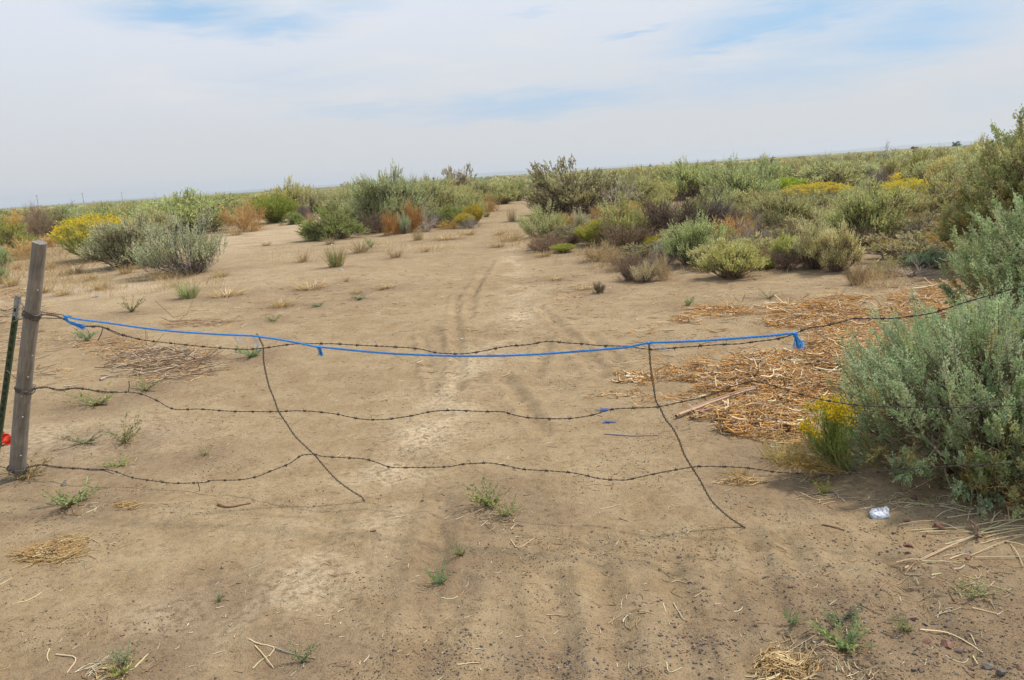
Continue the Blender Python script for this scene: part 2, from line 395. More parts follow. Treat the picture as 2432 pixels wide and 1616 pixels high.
def shrub(pal='sage', R=.6, H=.9, lobes=50, per=22, m=8, leafL=.048, leafW=.020, sl=(.09, .19), limbs=9, upw=.8, branchvis=1.0, brown=.06, spread=.95, twigs=3, limb_r=.014, wiggle=.18, low=.3, lobe_r=.15, skirt=520):
    """a woody bush: limbs, twigs and leafy sprigs on an uneven dome"""
    fol = G(); br = G()
    D = dome_dirs(lobes, 88)
    rad = (0.70 + .30 * rng.random(lobes)) * (1 + wiggle * rng.normal(0, 1, lobes)).clip(.65, 1.25)
    Cn = D * rad[:, None] * np.array([R, R, H * .80]); Cn[:, 2] += H * low * (1 - D[:, 2]) * .6
    inner = rng.random(lobes) < .22; Cn[inner] *= np.array([.55, .55, .75])
    # limbs to every lobe, sharing bases
    b = rng.normal(0, .035 * R / .6, (lobes, 3)); b[:, 2] = -0.04
    bow = rng.normal(0, .06 * R / .6, (lobes, 3)); bow[:, 2] -= .05 * H
    tr = curve_path(b, Cn, 6, bow)
    rr = np.linspace(1, .25, 6)[None] * (limb_r * (.6 + .8 * rng.random((lobes, 1)))) * branchvis * R / .6
    br.tubes(tr, rr, jit(WOOD, lobes, .2))
    # twigs in each lobe
    nt = lobes * twigs; ci = np.repeat(np.arange(lobes), twigs)
    P0 = tr[ci, 4] ; out = unit(Cn[ci] * [1, 1, .6] + [0, 0, .35 * H])
    T1 = P0 + unit(out + rng.normal(0, .6, (nt, 3))) * (lobe_r * 1.3 * (.6 + .8 * rng.random((nt, 1))))
    br.tubes(curve_path(P0, T1, 4, rng.normal(0, .015, (nt, 3))), np.linspace(1, .4, 4)[None] * .0045 * branchvis, jit(GREY if pal in ('dark',) else WOOD, nt, .2))
    # sprigs
    ns = lobes * per; ci = np.repeat(np.arange(lobes), per)
    off = rng.normal(0, 1, (ns, 3)); off = unit(off) * (rng.random((ns, 1)) ** .5) * lobe_r * (R / .6)
    off[:, 2] *= .8
    base = Cn[ci] + off; base[:, 2] = np.maximum(base[:, 2], .02)
    dirs = unit(unit(base * [1, 1, .45]) * spread + np.array([0, 0, upw]) + rng.normal(0, .28, (ns, 3)))
    SLn = sl[0] + (sl[1] - sl[0]) * rng.random(ns)
    tip = base + dirs * SLn[:, None]
    br.tubes(np.stack([base - dirs * .03, (base + tip) / 2, tip - dirs * .1 * SLn[:, None]], 1), np.array([[.0028, .002, .001]]) * branchvis, jit(WOOD, ns, .2))
    scol = pick(pal, ns, .13); dead = rng.random(ns) < brown; scol[dead] = jit((.36, .27, .14), dead.sum(), .2)
    if skirt:
        nk = skirt; ks = rng.integers(0, lobes, nk); kk = rng.integers(1, 5, nk)
        K0 = tr[ks, kk] + rng.normal(0, .05 * R / .6, (nk, 3)); K0[:, 2] = np.clip(K0[:, 2], .01, H * .55)
        K1 = K0 + unit(unit(K0 * [1, 1, .3]) * .8 + [0, 0, .45] + rng.normal(0, .5, (nk, 3))) * (R * (.14 + .25 * rng.random((nk, 1)))); K1[:, 2] = np.maximum(K1[:, 2], .01)
        br.tubes(curve_path(K0, K1, 3, rng.normal(0, .02, (nk, 3))), np.linspace(1, .5, 3)[None] * .0042 * (R / .6), jit((.27, .215, .165), nk, .3))
    # leaves
    t = (np.arange(m)[None] + rng.random((ns, m))) / m
    si = np.repeat(np.arange(ns), m); tt = t.ravel()
    Pl = base[si] + dirs[si] * (SLn[si] * (.12 + .88 * tt))[:, None]
    side = unit(np.cross(dirs[si], rng.normal(0, 1, (ns * m, 3))))
    Dl = unit(dirs[si] * (.55 + .5 * tt[:, None]) + side * .6 * (1.1 - tt[:, None] * .7))
    Sd = unit(np.cross(Dl, rng.normal(0, 1, (ns * m, 3))))
    taper = (1.1 - .45 * tt) * (.75 + .5 * rng.random(ns * m))
    Cl = scol[si] * (1 + rng.normal(0, .10, (ns * m, 1)))
    fol.leaves(Pl, Dl, Sd, leafL * taper, leafW * taper, Cl)
    return {'branches': (br, M_WOODY), 'foliage': (fol, M_LEAF)}

def broom(R=.55, H=.75, stems=260, fl=1.0, leafy=5, pal='rabbit', flc=(.74, .56, .05), dome=.75, flat=.35):
    fol = G(); br = G(); fw_ = G()
    D = dome_dirs(stems, 70)
    P0 = rng.normal(0, .05 * R / .55, (stems, 3)); P0[:, 2] = -.02
    L = (.86 + .2 * rng.random(stems))
    tip = D * L[:, None] * np.array([R, R, H]); tip[:, 2] = H * (flat + (1 - flat) * D[:, 2]) * L * dome ** 0 * .95
    bow = unit(tip * [1, 1, 0] + 1e-6) * (.07 * R) ; bow[:, 2] -= .03
    tr = curve_path(P0, tip, 5, bow)
    c0 = jit((.40, .33, .15), stems, .18); c1 = pick(pal, stems)
    CC = np.stack([c0, c0 * .6 + c1 * .4, c1, c1, c1], 1)
    br.tubes(tr, np.linspace(.005, .0018, 5)[None], CC)
    n = stems * leafy * 3; si = rng.integers(0, stems, n); t = .38 + .6 * rng.random(n)
    i = np.clip((t * 4).astype(int), 0, 3); fr = (t * 4 - i)[:, None]
    P = tr[si, i] * (1 - fr) + tr[si, i + 1] * fr
    d = unit(tip[si] - P0[si]); side = unit(np.cross(d, rng.normal(0, 1, (n, 3))))
    Dl = unit(d + side * .55); Sd = unit(np.cross(Dl, rng.normal(0, 1, (n, 3))))
    fol.leaves(P, Dl, Sd, .06 * (.7 + .6 * rng.random(n)), .015, pick(pal, n))
    parts = {'stems': (br, M_DRY), 'foliage': (fol, M_LEAF)}
    if fl > 0:
        top = rng.random(stems) < fl; tp = tip[top]; per = 16
        P = np.repeat(tp, per, 0) + rng.normal(0, 1, (len(tp) * per, 3)) * [.03, .03, .02]
        Dl = unit(rng.normal(0, 1, P.shape) + [0, 0, .8]); Sd = unit(np.cross(Dl, rng.normal(0, 1, P.shape)))
        fw_.leaves(P, Dl, Sd, .024, .018, jit(flc, len(P), .16, .06))
        parts['flowers'] = (fw_, M_LEAF)
    return parts

def deadbush(R=.55, H=.6, limbs=22, twig=26, col=GREY, fine=.0035, lr=.012, tangle=.35, droop=0.0):
    br = G(); tw = G()
    D = dome_dirs(limbs, 86); L = .6 + .4 * rng.random(limbs)
    P1 = D * L[:, None] * [R, R, H]; P1[:, 2] += .03
    b = rng.normal(0, .05, (limbs, 3)); b[:, 2] = -.03
    tr = curve_path(b, P1, 6, rng.normal(0, .07, (limbs, 3)))
    br.tubes(tr, np.linspace(1, .3, 6)[None] * lr * (.5 + rng.random((limbs, 1))), jit(col, limbs, .2), 4)
    n = limbs * twig; si = rng.integers(0, limbs, n); k = rng.integers(2, 6, n)
    P = tr[si, k] + rng.normal(0, .03, (n, 3)); out = unit(P * [1, 1, .8] + [0, 0, .1])
    Dn = unit(out * (1 - tangle) + [0, 0, .3 - droop] + rng.normal(0, tangle + .25, (n, 3)))
    Q = P + Dn * (R * (.18 + .3 * rng.random((n, 1)))); Q[:, 2] = np.maximum(Q[:, 2], .01)
    tw.tubes(curve_path(P, Q, 4, rng.normal(0, .02, (n, 3))), np.linspace(1, .35, 4)[None] * fine * (.6 + .8 * rng.random((n, 1))), jit(col, n, .25))
    return {'branches': (br, M_WOODY), 'twigs': (tw, M_WOODY)}

def tuft(n=160, R=.12, H=.25, lean=.9, c=(.60, .46, .24), wd=.0035, green=None, seed_heads=False, curl=.25):
    g = G(); a = rng.random(n) * 2 * PI
    P0 = np.stack([np.cos(a), np.sin(a), a * 0], -1) * (R * .8 * rng.random((n, 1)) ** .8) + rng.normal(0, .12 * R, (n, 3)) * [1, 1, 0]
    P0[:, 2] = -.01
    d = unit(np.stack([np.cos(a) * lean * rng.random(n), np.sin(a) * lean * rng.random(n), np.ones(n)], -1) + rng.normal(0, .12, (n, 3)))
    L = H * (.45 + .65 * rng.random(n)); k = 5; t = np.linspace(0, 1, k)[None, :, None]
    out = np.stack([np.cos(a), np.sin(a), -np.ones(n) * .6], -1)
    P = P0[:, None] + d[:, None] * L[:, None, None] * t + out[:, None] * (L * curl * rng.random(n))[:, None, None] * t ** 2
    P[:, :, 2] = np.maximum(P[:, :, 2], .0)
    C = jit(c, n, .2, .05)
    if green is not None:
        s = rng.random(n) < .5; C[s] = jit(green, s.sum(), .15)
    g.tubes(P, np.linspace(1, .3, k)[None] * wd * (R / .12) ** .0, C)
    return {'': (g, M_DRY)}

def weed(stems=20, R=.14, H=.12, c=(.33, .37, .18), leaf=.024, per=24, dry=.2, up=.4):
    g = G(); st = G(); a = rng.random(stems) * 2 * PI; L = R * (.5 + .7 * rng.random(stems)); k = 5
    t = np.linspace(0, 1, k)[None, :, None]
    d = np.stack([np.cos(a), np.sin(a), up + rng.random(stems) * up], -1)
    P = d[:, None] * (L[:, None, None] * t) + rng.normal(0, .006, (stems, k, 3)); P[:, :, 2] = np.maximum(P[:, :, 2] * (H / R) * 1.6, 0) 
    P[:, :, 2] -= .05 * t[..., 0] ** 2 * H; P[:, :, 2] = np.maximum(P[:, :, 2], .001)
    st.tubes(P, .0016, jit((.36, .34, .16), stems, .2))
    n = stems * per; si = np.repeat(np.arange(stems), per); tt = rng.random(n) * (k - 1.01); i = tt.astype(int); f = (tt - i)[:, None]
    Q = P[si, i] * (1 - f) + P[si, i + 1] * f
    Dl = unit(unit(d[si]) + rng.normal(0, .7, (n, 3)) + [0, 0, .25]); Sd = unit(np.cross(Dl, rng.normal(0, 1, (n, 3))))
    C = jit(c, n, .18, .06); s = rng.random(n) < dry; C[s] = jit((.48, .38, .18), s.sum(), .2)
    g.leaves(Q, Dl, Sd, leaf * (.6 + .8 * rng.random(n)), leaf * .38, C)
    return {'stems': (st, M_DRY), 'leaves': (g, M_LEAF)}

PROTO = {}
def proto(kind, maker, n, dims):
    PROTO[kind] = []
    for _ in range(n):
        pr = maker(); V = np.concatenate([v for gm, mt in pr.values() for v in gm.v])
        dims = (2 * np.percentile(np.abs(V[:, :2]), 98.0), np.percentile(V[:, 2], 98.5))
        PROTO[kind].append(({k: (gm.mesh(kind + '_' + k if k else kind), mt) for k, (gm, mt) in pr.items()}, dims))
    for parts, _ in PROTO[kind]:
        for me, mt in parts.values(): me.materials.append(mt)
# (width, height) the prototype is drawn at
proto('sage', lambda: shrub('sage'), 4, (1.5, 1.05))
proto('sagefine', lambda: shrub('sage', lobes=58, per=28, m=9, leafL=.038, leafW=.017, sl=(.10, .21), upw=.95, brown=.04), 2, (1.5, 1.1))
proto('spiky', lambda: shrub('sage', lobes=30, per=18, m=14, leafL=.040, leafW=.019, sl=(.20, .42), upw=1.35, spread=.7, brown=.05), 3, (1.45, 1.2))
proto('dark', lambda: shrub('dark', lobes=34, per=20, m=9, branchvis=1.7, wiggle=.22, brown=.12, sl=(.06, .14), low=.45, lobe_r=.17), 3, (1.5, 1.05))
proto('green', lambda: shrub('green', lobes=56, per=26, m=8, leafL=.045, leafW=.018, upw=.6, brown=.03, low=.05), 3, (1.5, 1.0))
proto('rabbit', lambda: broom(fl=1.0), 2, (1.15, .75))
proto('rabbitgreen', lambda: broom(fl=.12, leafy=9), 2, (1.15, .75))
proto('dead', lambda: deadbush(), 2, (1.2, .68))
proto('deadpale', lambda: deadbush(col=(.50, .43, .36), limbs=14, twig=12, lr=.018, fine=.005, tangle=.2), 2, (1.2, .68))
proto('deadbrown', lambda: deadbush(limbs=26, twig=60, col=(.24, .175, .12), fine=.003, tangle=.3), 2, (1.2, .68))
proto('orange', lambda: deadbush(limbs=20, twig=75, col=(.58, .35, .14), fine=.0032, lr=.005, tangle=.3), 2, (1.2, .68))
proto('tan', lambda: deadbush(limbs=20, twig=65, col=(.55, .40, .20), fine=.003, lr=.004, tangle=.3), 2, (1.2, .68))
proto('tuft', lambda: tuft(110), 4, (.26, .26))
proto('tuftgreen', lambda: tuft(200, green=(.28, .36, .13), lean=.7), 2, (.28, .26))
proto('tallgrass', lambda: tuft(150, R=.2, H=.55, lean=.25, curl=.1, wd=.003), 2, (.32, .55))
proto('weed', lambda: weed(), 3, (.30, .13))
proto('weedgrey', lambda: weed(18, c=(.27, .33, .16), dry=.4, up=.7), 3, (.30, .17))

BASE = {
    'sage': ('sagebrush', 'shrub'), 'sagefine': ('sagebrush', 'shrub'), 'spiky': ('sagebrush', 'shrub'), 'dark': ('sagebrush', 'shrub'),
    'green': ('green_shrub', 'shrub'), 'rabbit': ('rabbitbrush', 'shrub'), 'rabbitgreen': ('rabbitbrush', 'shrub'), 'dead': ('dead_shrub', 'dead shrub'),
    'deadpale': ('dead_shrub', 'dead shrub'), 'deadbrown': ('dead_shrub', 'dead shrub'), 'orange': ('dry_shrub', 'dry shrub'), 'tan': ('dry_shrub', 'dry shrub'),
    'tuft': ('grass_tuft', 'grass tuft'), 'tuftgreen': ('grass_tuft', 'grass tuft'), 'tallgrass': ('grass_tuft', 'grass tuft'),
    'weed': ('weed_plant', 'weed'), 'weedgrey': ('weed_plant', 'weed')}
GROUPS = {'sagebrush': 'sagebrush bushes of the plain', 'green_shrub': 'bright green shrubs', 'rabbitbrush': 'rabbitbrush bushes', 'dead_shrub': 'dead shrubs',
          'dry_shrub': 'dried orange and tan shrubs', 'grass_tuft': 'dry grass tufts', 'weed_plant': 'small weeds on the sand'}
def place(kind, p, w, h, label, tint=(1, 1, 1), rz=None, lean=(0, 0), idx=None):
    protos = PROTO[kind]; parts, (pw, ph) = protos[rng.integers(len(protos)) if idx is None else idx % len(protos)]
    nm, cat = BASE[kind]
    sx, sz = w / pw, h / ph
    rot = (lean[0], lean[1], rng.random() * 2 * PI if rz is None else rz)
    if '' in parts:
        me, _ = parts['']; o = mk(nm, me); roots = [o]
    else:
        o = empty(nm); roots = []
        for k, (me, _) in parts.items(): roots.append(mk(k, me, parent=o))
    o.location = p; o.scale = (sx, sx, sz); o.rotation_euler = rot
    for q in roots: q.color = (*tint, 1)
    tag(o, label, cat, GROUPS[nm])
    return o
KEEP = []      # (x, y, radius) taken by hand-placed plants
LAND = []      # landmarks for labels
def put(kind, px, py, w, h, label, tint=(1, 1, 1), mark=None, **k):
    p = hit(px, py); s = mpp(p)
    # the base stands at the near edge of the footprint: move the centre back by its radius
    R = w * s / 2 * .75
    d = unit(np.array([p[0], p[1]])); x, y = p[0] + d[0] * R, p[1] + d[1] * R
    z = float(hgt(np.array([x]), np.array([y]))[0])
    g = mpp((x, y, z)) / s
    o = place(kind, (x, y, z - .02 * h * s), w * s * g, h * s * g * 1.0, label, tint, **k)
    KEEP.append((x, y, w * s * .42))
    if mark: LAND.append((px, py, mark))
    return o

# ------------------------------------------------------------------ hand-placed plants
T_PALE = (1.18, 1.14, 1.25); T_OLIVE = (.9, .86, .7); T_TEAL = (.82, .95, 1.12); T_YEL = (1.25, 1.12, .8)
PL = [
 # kind, px, base py, width px, height px, label, tint, landmark phrase
 ('rabbit', 236, 622, 140, 96, 'broad rabbitbrush topped with golden flowers beside the twin pale sagebrush', (1, 1, 1), 'the golden rabbitbrush'),
 ('sagefine', 322, 638, 150, 104, 'rounded grey-green sagebrush between the golden rabbitbrush and the tall spiky one', (.95, .95, 1.05), None),
 ('spiky', 450, 657, 172, 132, 'tall spiky pale sagebrush at the edge of the bare sand, front of its clump', (.95, 1.0, 1.15), 'the spiky pale sagebrush'),
 ('sagefine', 452, 560, 190, 84, 'wide light green sagebrush rising behind the spiky pale one', (1.0, 1.1, .85), None),
 ('sage', 365, 572, 90, 62, 'brown-based sagebrush behind the rounded grey-green one', (1.05, .98, .9), None),
 ('green', 12, 593, 96, 60, 'bright green shrub with yellowing top behind the wooden post', (1.25, 1.2, .9), None),
 ('rabbit', 52, 560, 60, 26, 'low yellow-tipped rabbitbrush behind the bright green shrub near the wooden post', (1, .95, .9), None),
 ('deadbrown', 92, 566, 60, 70, 'grey-brown dead shrub whose twigs show above the wooden post', (1.5, 1.5, 1.5), None),
 ('green', 150, 553, 60, 48, 'dull green shrub between the dead grey one and the golden rabbitbrush', (.95, .95, .95), None),
 ('sage', 198, 545, 80, 50, 'light sagebrush directly behind the golden rabbitbrush', (.9, 1.05, .9), None),
 ('sage', 3, 640, 40, 46, 'grey-green sagebrush clump cut by the picture edge beyond the wooden post', (.9, 1.05, .95), None),
 ('sage', 0, 676, 34, 38, 'small sagebrush clump nearest the steel post', (.9, 1.05, .95), None),
 ('orange', 50, 618, 74, 44, 'orange dried shrub just behind the top of the wooden post', (1.15, 1.35, 1.5), None),
 ('orange', 122, 588, 44, 26, 'small orange dried shrub beside the base of the golden rabbitbrush', (1.1, 1.2, 1.3), None),
 ('orange', 170, 575, 40, 30, 'pale orange dried shrub tucked against the golden rabbitbrush', (1.2, 1.4, 1.6), None),
 ('orange', 578, 552, 98, 62, 'reddish orange dried shrub beyond the spiky sagebrush, by the sandy gap', (1.0, 1.05, 1.1), 'the reddish dried shrub'),
 ('rabbitgreen', 565, 508, 130, 34, 'yellow-green rabbitbrush above the reddish dried shrub', (1.05, 1.0, .7), None),
 ('sage', 692, 516, 66, 76, 'tall pale sagebrush standing up behind the sandy gap', (1.2, 1.15, .95), 'the tall pale sagebrush by the gap'),
 ('rabbitgreen', 655, 531, 84, 58, 'olive green shrub in front of the tall pale sagebrush by the gap', (.8, .85, .6), None),
 ('green', 697, 534, 40, 26, 'small vivid green shrub at the back edge of the sandy gap', (1.1, 1.2, 1.0), None),
 ('dead', 727, 523, 34, 44, 'grey dead shrub next to the small vivid green shrub', (.9, .85, .85), None),
 ('orange', 737, 556, 24, 44, 'narrow pinkish dried shrub leaning on the big green bush', (1.1, 1.2, 1.5), None),
 ('green', 797, 571, 122, 72, 'big saturated green bush at the edge of the sandy gap', (1.0, 1.05, .9), 'the big green bush'),
 ('dark', 838, 503, 66, 58, 'pale-topped sagebrush with a dark underside behind the big green bush', (1.3, 1.25, 1.2), None),
 ('sagefine', 925, 546, 138, 118, 'largest grey-green sagebrush of the middle clump, behind the rusty dead ones', (.92, 1.0, .95), 'the middle clump sagebrush'),
 ('spiky', 905, 545, 58, 46, 'small blue-green sagebrush sprout low in the middle clump', (.8, .98, 1.1), None),
 ('spiky', 961, 556, 26, 44, 'thin pale sagebrush sprout between the two rusty dead shrubs', (.95, 1.1, 1.2), None),
 ('orange', 934, 560, 46, 50, 'rusty orange dead shrub nearer the big green bush', (.85, .78, .7), None),
 ('orange', 976, 553, 62, 66, 'rusty orange dead shrub beside the bare grey branches', (.85, .75, .65), None),
 ('deadbrown', 895, 556, 70, 44, 'dark brown dead shrub under the middle clump sagebrush', (.8, .75, .75), None),
 ('deadpale', 1014, 552, 60, 64, 'bare pale grey branches beside the rusty dead shrub', (1, 1, 1), None),
 ('sage', 1000, 514, 64, 60, 'light sagebrush behind the bare pale grey branches', (1.0, 1.1, .95), None),
 ('dead', 1041, 503, 34, 40, 'purplish grey dead shrub behind the green low bush', (.9, .82, .85), None),
 ('green', 1058, 540, 84, 42, 'low fresh green bush near the end of the middle clump', (1.05, 1.1, .9), 'the low fresh green bush'),
 ('tan', 1070, 545, 70, 20, 'straw-coloured skirt of dry growth under the low fresh green bush', (1.0, .9, .6), None),
 ('rabbit', 1104, 541, 36, 30, 'small mustard-yellow rabbitbrush at the end of the middle clump', (.9, .85, .9), None),
 ('sage', 1114, 523, 60, 56, 'pale sagebrush behind the small mustard-yellow rabbitbrush', (1.05, 1.08, .9), None),
 ('rabbitgreen', 1127, 533, 36, 42, 'ochre rabbitbrush at the verge of the sandy track', (1.2, .95, .6), None),
 ('dark', 1094, 480, 100, 74, 'dark open sagebrush breaking the horizon behind the middle clump', (1.15, 1.05, 1.0), 'the dark sagebrush on the horizon'),
 ('sage', 1142, 480, 58, 48, 'sagebrush right behind the tall dry grass beside the track', (1.0, 1.0, .9), None),
 ('sage', 1192, 486, 60, 46, 'sagebrush facing the track where the track disappears', (1.05, 1.05, .85), None),
 ('sage', 1228, 478, 46, 46, 'dark-based sagebrush at the far end of the track', (.95, 1.0, .85), 'the far end of the track'),
 ('dark', 1362, 520, 172, 120, 'large dark gnarled sagebrush towering beside the track', (1.0, .98, .85), 'the large gnarled sagebrush'),
 ('dark', 1300, 512, 70, 60, 'lower dark sagebrush leaning out of the large gnarled one', (1.05, 1.0, .9), None),
 ('sage', 1444, 486, 80, 62, 'grey sagebrush behind the white dead branches', (.95, .95, .85), None),
 ('spiky', 1289, 566, 88, 72, 'tufty grey-green sagebrush in front of the large gnarled one, by the track', (1.05, 1.1, .95), 'the tufty sagebrush by the track'),
 ('deadbrown', 1297, 600, 76, 34, 'brown dead shrub at the foot of the tufty sagebrush by the track', (1.3, 1.2, 1.1), None),
 ('rabbitgreen', 1338, 602, 44, 18, 'low lime-green plant at the foot of the dead brown shrub', (.95, .95, .7), None),
 ('orange', 1344, 546, 34, 32, 'mustard dried shrub between the tufty and the spiky sagebrush', (.95, 1.1, .6), None),
 ('spiky', 1380, 560, 34, 56, 'narrow spiky cream-green sagebrush among the dried shrubs', (1.2, 1.15, 1.3), None),
 ('orange', 1424, 535, 46, 40, 'tan-orange dried shrub behind the round sagebrush', (1, 1.1, 1.1), None),
 ('rabbit', 1396, 510, 22, 16, 'tiny pale-yellow flowering plant under the large gnarled sagebrush', (1, 1.1, 1.4), None),
 ('sagefine', 1474, 584, 88, 96, 'round domed sagebrush with a dark stem in front of the white dead branches', (1.08, 1.05, .8), 'the round domed sagebrush'),
 ('rabbitgreen', 1424, 586, 84, 50, 'low olive-yellow shrub between narrow spiky and round domed sagebrush', (.95, .85, .55), None),
 ('rabbitgreen', 1527, 565, 44, 42, 'yellow-brown shrub beside the round domed sagebrush', (1.0, .85, .55), None),
 ('deadpale', 1466, 512, 120, 84, 'gnarled white dead branches beside the large gnarled sagebrush', (1.05, 1.05, 1.05), 'the white dead branches'),
 ('deadpale', 1535, 524, 90, 50, 'fallen grey dead limb trailing off the white dead branches', (.85, .8, .75), None),
 ('deadbrown', 1600, 584, 160, 100, 'dark tangled dead brush, nearer half of the big dead heap', (.62, .58, .6), 'the big dead heap'),
 ('dead', 1680, 578, 140, 100, 'dark grey dead brush, hind half of the big dead heap', (.55, .52, .55), None),
 ('deadbrown', 1545, 577, 90, 54, 'grey-brown dead brush spilling off the big dead heap', (.9, .8, .8), None),
 ('orange', 1632, 552, 80, 26, 'burnt orange dead twigs inside the big dead heap', (.9, .9, .7), None),
 ('dead', 1730, 560, 60, 70, 'upright grey dead shrub at the side of the big dead heap', (.75, .72, .75), None),
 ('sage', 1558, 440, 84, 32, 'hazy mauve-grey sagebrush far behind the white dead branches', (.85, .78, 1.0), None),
 ('sagefine', 1639, 476, 118, 78, 'big domed sagebrush standing behind the big dead heap', (1.0, 1.08, .85), 'the big domed sagebrush'),
 ('sage', 1566, 485, 62, 50, 'yellowish sagebrush next to the big domed one', (1.15, 1.12, .8), None),
 ('spiky', 1570, 514, 60, 46, 'pale yellow-green sagebrush sprouting over the grey-brown dead brush', (1.15, 1.1, .9), None),
 ('sagefine', 1758, 514, 128, 110, 'tall broad sagebrush with a forked dark stem behind the dead heap', (.95, 1.05, .9), 'the tall forked sagebrush'),
 ('sage', 1812, 460, 84, 68, 'sagebrush peering over the tall forked one', (.9, 1.05, .85), None),
 ('sage', 1792, 524, 110, 62, 'brown-green sagebrush low in front of the tall forked one', (1.0, .95, .75), None),
 ('dark', 1820, 528, 90, 60, 'dull sagebrush with brown base beside the dark gap', (1.25, 1.2, 1.0), None),
 ('sagefine', 1650, 634, 104, 98, 'bright grey-green sagebrush at the front of the dead heap', (1.0, 1.12, .95), 'the bright front sagebrush'),
 ('spiky', 1720, 596, 66, 50, 'spiky sagebrush just behind the small round one', (1.05, 1.12, .9), None),
 ('sagefine', 1736, 666, 106, 76, 'small round yellow-green sagebrush standing alone on the sand', (1.15, 1.12, .8), None),
 ('sage', 1582, 628, 44, 50, 'blue-grey sagebrush between the yellow flowers and the bright front one', (.8, .85, 1.2), None),
 ('rabbit', 1550, 596, 34, 30, 'small bright yellow flowering plant below the big dead heap', (1, 1.05, 1.2), None),
 ('dead', 1560, 650, 60, 40, 'greyish dead growth behind the pale dried shrub', (1.15, 1.0, .8), None),
 ('tan', 1572, 668, 50, 68, 'pale dried shrub with feathery cream tips on the sand', (1.1, 1.15, 1.35), 'the feathery cream shrub'),
 ('spiky', 1530, 672, 60, 42, 'half-dead pale sagebrush beside the feathery cream shrub', (1.25, 1.1, 1.2), None),
 ('deadbrown', 1496, 670, 50, 42, 'bare forked dark twigs at the side of the feathery cream shrub', (.9, .85, .9), None),
 ('deadbrown', 1422, 698, 24, 24, 'tiny dark dead twig alone on the sand', (.8, .85, .7), None),
 ('orange', 1778, 576, 34, 60, 'golden orange dry growth in the dark gap behind the small round sagebrush', (1.0, 1.2, .9), None),
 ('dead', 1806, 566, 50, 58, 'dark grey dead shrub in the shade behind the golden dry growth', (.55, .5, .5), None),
 ('tan', 1790, 632, 90, 44, 'straw-brown dry growth between the round sagebrush and the yellow-green dome', (.85, .8, .8), None),
 ('sagefine', 1933, 642, 76, 112, 'tall pale sagebrush of the cream-green pair', (1.25, 1.18, 1.15), None),
 ('sagefine', 1990, 650, 82, 96, 'wide pale sagebrush of the cream-green pair, on the heap side', (1.3, 1.2, 1.1), 'the cream-green pair'),
 ('sagefine', 1869, 625, 58, 58, 'yellow-green dome of sagebrush in front of the dead twigs', (1.1, 1.15, .7), None),
 ('deadbrown', 1868, 644, 96, 42, 'bare dark twigs at the foot of the yellow-green dome', (.75, .7, .75), None),
 ('rabbitgreen', 1815, 642, 50, 26, 'lime-green low shrub at the foot of the dead twigs', (.85, .85, .7), None),
 ('sagefine', 2058, 584, 136, 118, 'large round sagebrush with open dark stem behind the cream-green pair', (1.0, 1.03, .8), 'the large round sagebrush'),
 ('rabbit', 1938, 486, 128, 42, 'flat-topped rabbitbrush with orange-yellow flowers, nearer the tall forked sagebrush', (.98, .93, .9), 'the orange-yellow rabbitbrush'),
 ('rabbitgreen', 1872, 462, 66, 34, 'vivid lime shrub behind the orange-yellow rabbitbrush', (.95, 1.15, .5), None),
 ('rabbit', 2160, 492, 130, 56, 'flat-topped rabbitbrush with lemon-yellow flowers behind the large round sagebrush', (1, 1.0, 1), 'the lemon-yellow rabbitbrush'),
 ('sage', 1982, 456, 140, 66, 'broad hazy sagebrush behind the orange-yellow rabbitbrush', (1.0, 1.02, .9), None),
 ('spiky', 2045, 500, 84, 66, 'tall tufted sagebrush poking up between the two rabbitbrushes', (1.0, 1.1, .9), None),
 ('sage', 2150, 420, 66, 44, 'domed sagebrush well behind the lemon-yellow rabbitbrush', (1.05, 1.1, .85), None),
 ('dead', 2080, 450, 60, 44, 'purplish dead shrub behind the lemon-yellow rabbitbrush', (.9, .82, .9), None),
 ('deadpale', 2090, 440, 60, 50, 'grey snag reaching over the purplish dead shrub', (.7, .66, .62), None),
 ('deadpale', 2310, 395, 60, 30, 'grey bare branch beside the tall olive bush', (.6, .58, .56), None),
 ('deadpale', 1914, 534, 92, 34, 'tan broken branches lying behind the cream-green pair', (.9, .8, .7), None),
 ('dark', 2190, 536, 110, 74, 'olive-brown bush next to the lemon-yellow rabbitbrush', (1.1, 1.05, .85), None),
 ('orange', 2160, 552, 90, 44, 'orange-brown dry brush in front of the olive-brown bush', (.75, .9, .9), None),
 ('dark', 2260, 530, 110, 96, 'brownish tall sagebrush between the lemon rabbitbrush and the tall olive bush', (1.1, 1.1, .9), None),
 ('dead', 2180, 588, 64, 50, 'dark grey dead shrub behind the small yellow one', (.6, .6, .65), None),
 ('rabbitgreen', 2104, 602, 50, 26, 'small mustard shrub on the bare soil behind the cut stick', (1.15, .85, .4), None),
 ('rabbit', 2206, 600, 66, 38, 'sparse rabbitbrush with orange-gold tips beyond the straw mat', (.72, .56, .5), None),
 ('orange', 2300, 580, 90, 70, 'rust-coloured dry shrub with yellow tips behind the teal bush', (.75, .85, .6), None),
 ('spiky', 2206, 640, 84, 40, 'low teal-green sagebrush sprout above the tangle of dead branches', (.78, 1.0, 1.1), None),
 ('deadpale', 2172, 662, 150, 34, 'tangle of pale dead branches at the back of the straw mat', (.8, .75, .7), None),
 ('tan', 2104, 652, 80, 36, 'heap of pale greenish dead grass beside the tangle of dead branches', (.95, 1.1, 1.1), None),
 ('tan', 2036, 680, 60, 50, 'thin brown dry shrub standing at the back of the straw mat', (.7, .68, .75), None),
 ('sagefine', 868, 534, 84, 84, 'grey-green sagebrush joining the big green bush to the middle clump', (.98, 1.0, .88), None),
 ('sagefine', 986, 528, 96, 86, 'broad pale sagebrush behind the rusty dead shrubs', (1.0, 1.03, .92), None),
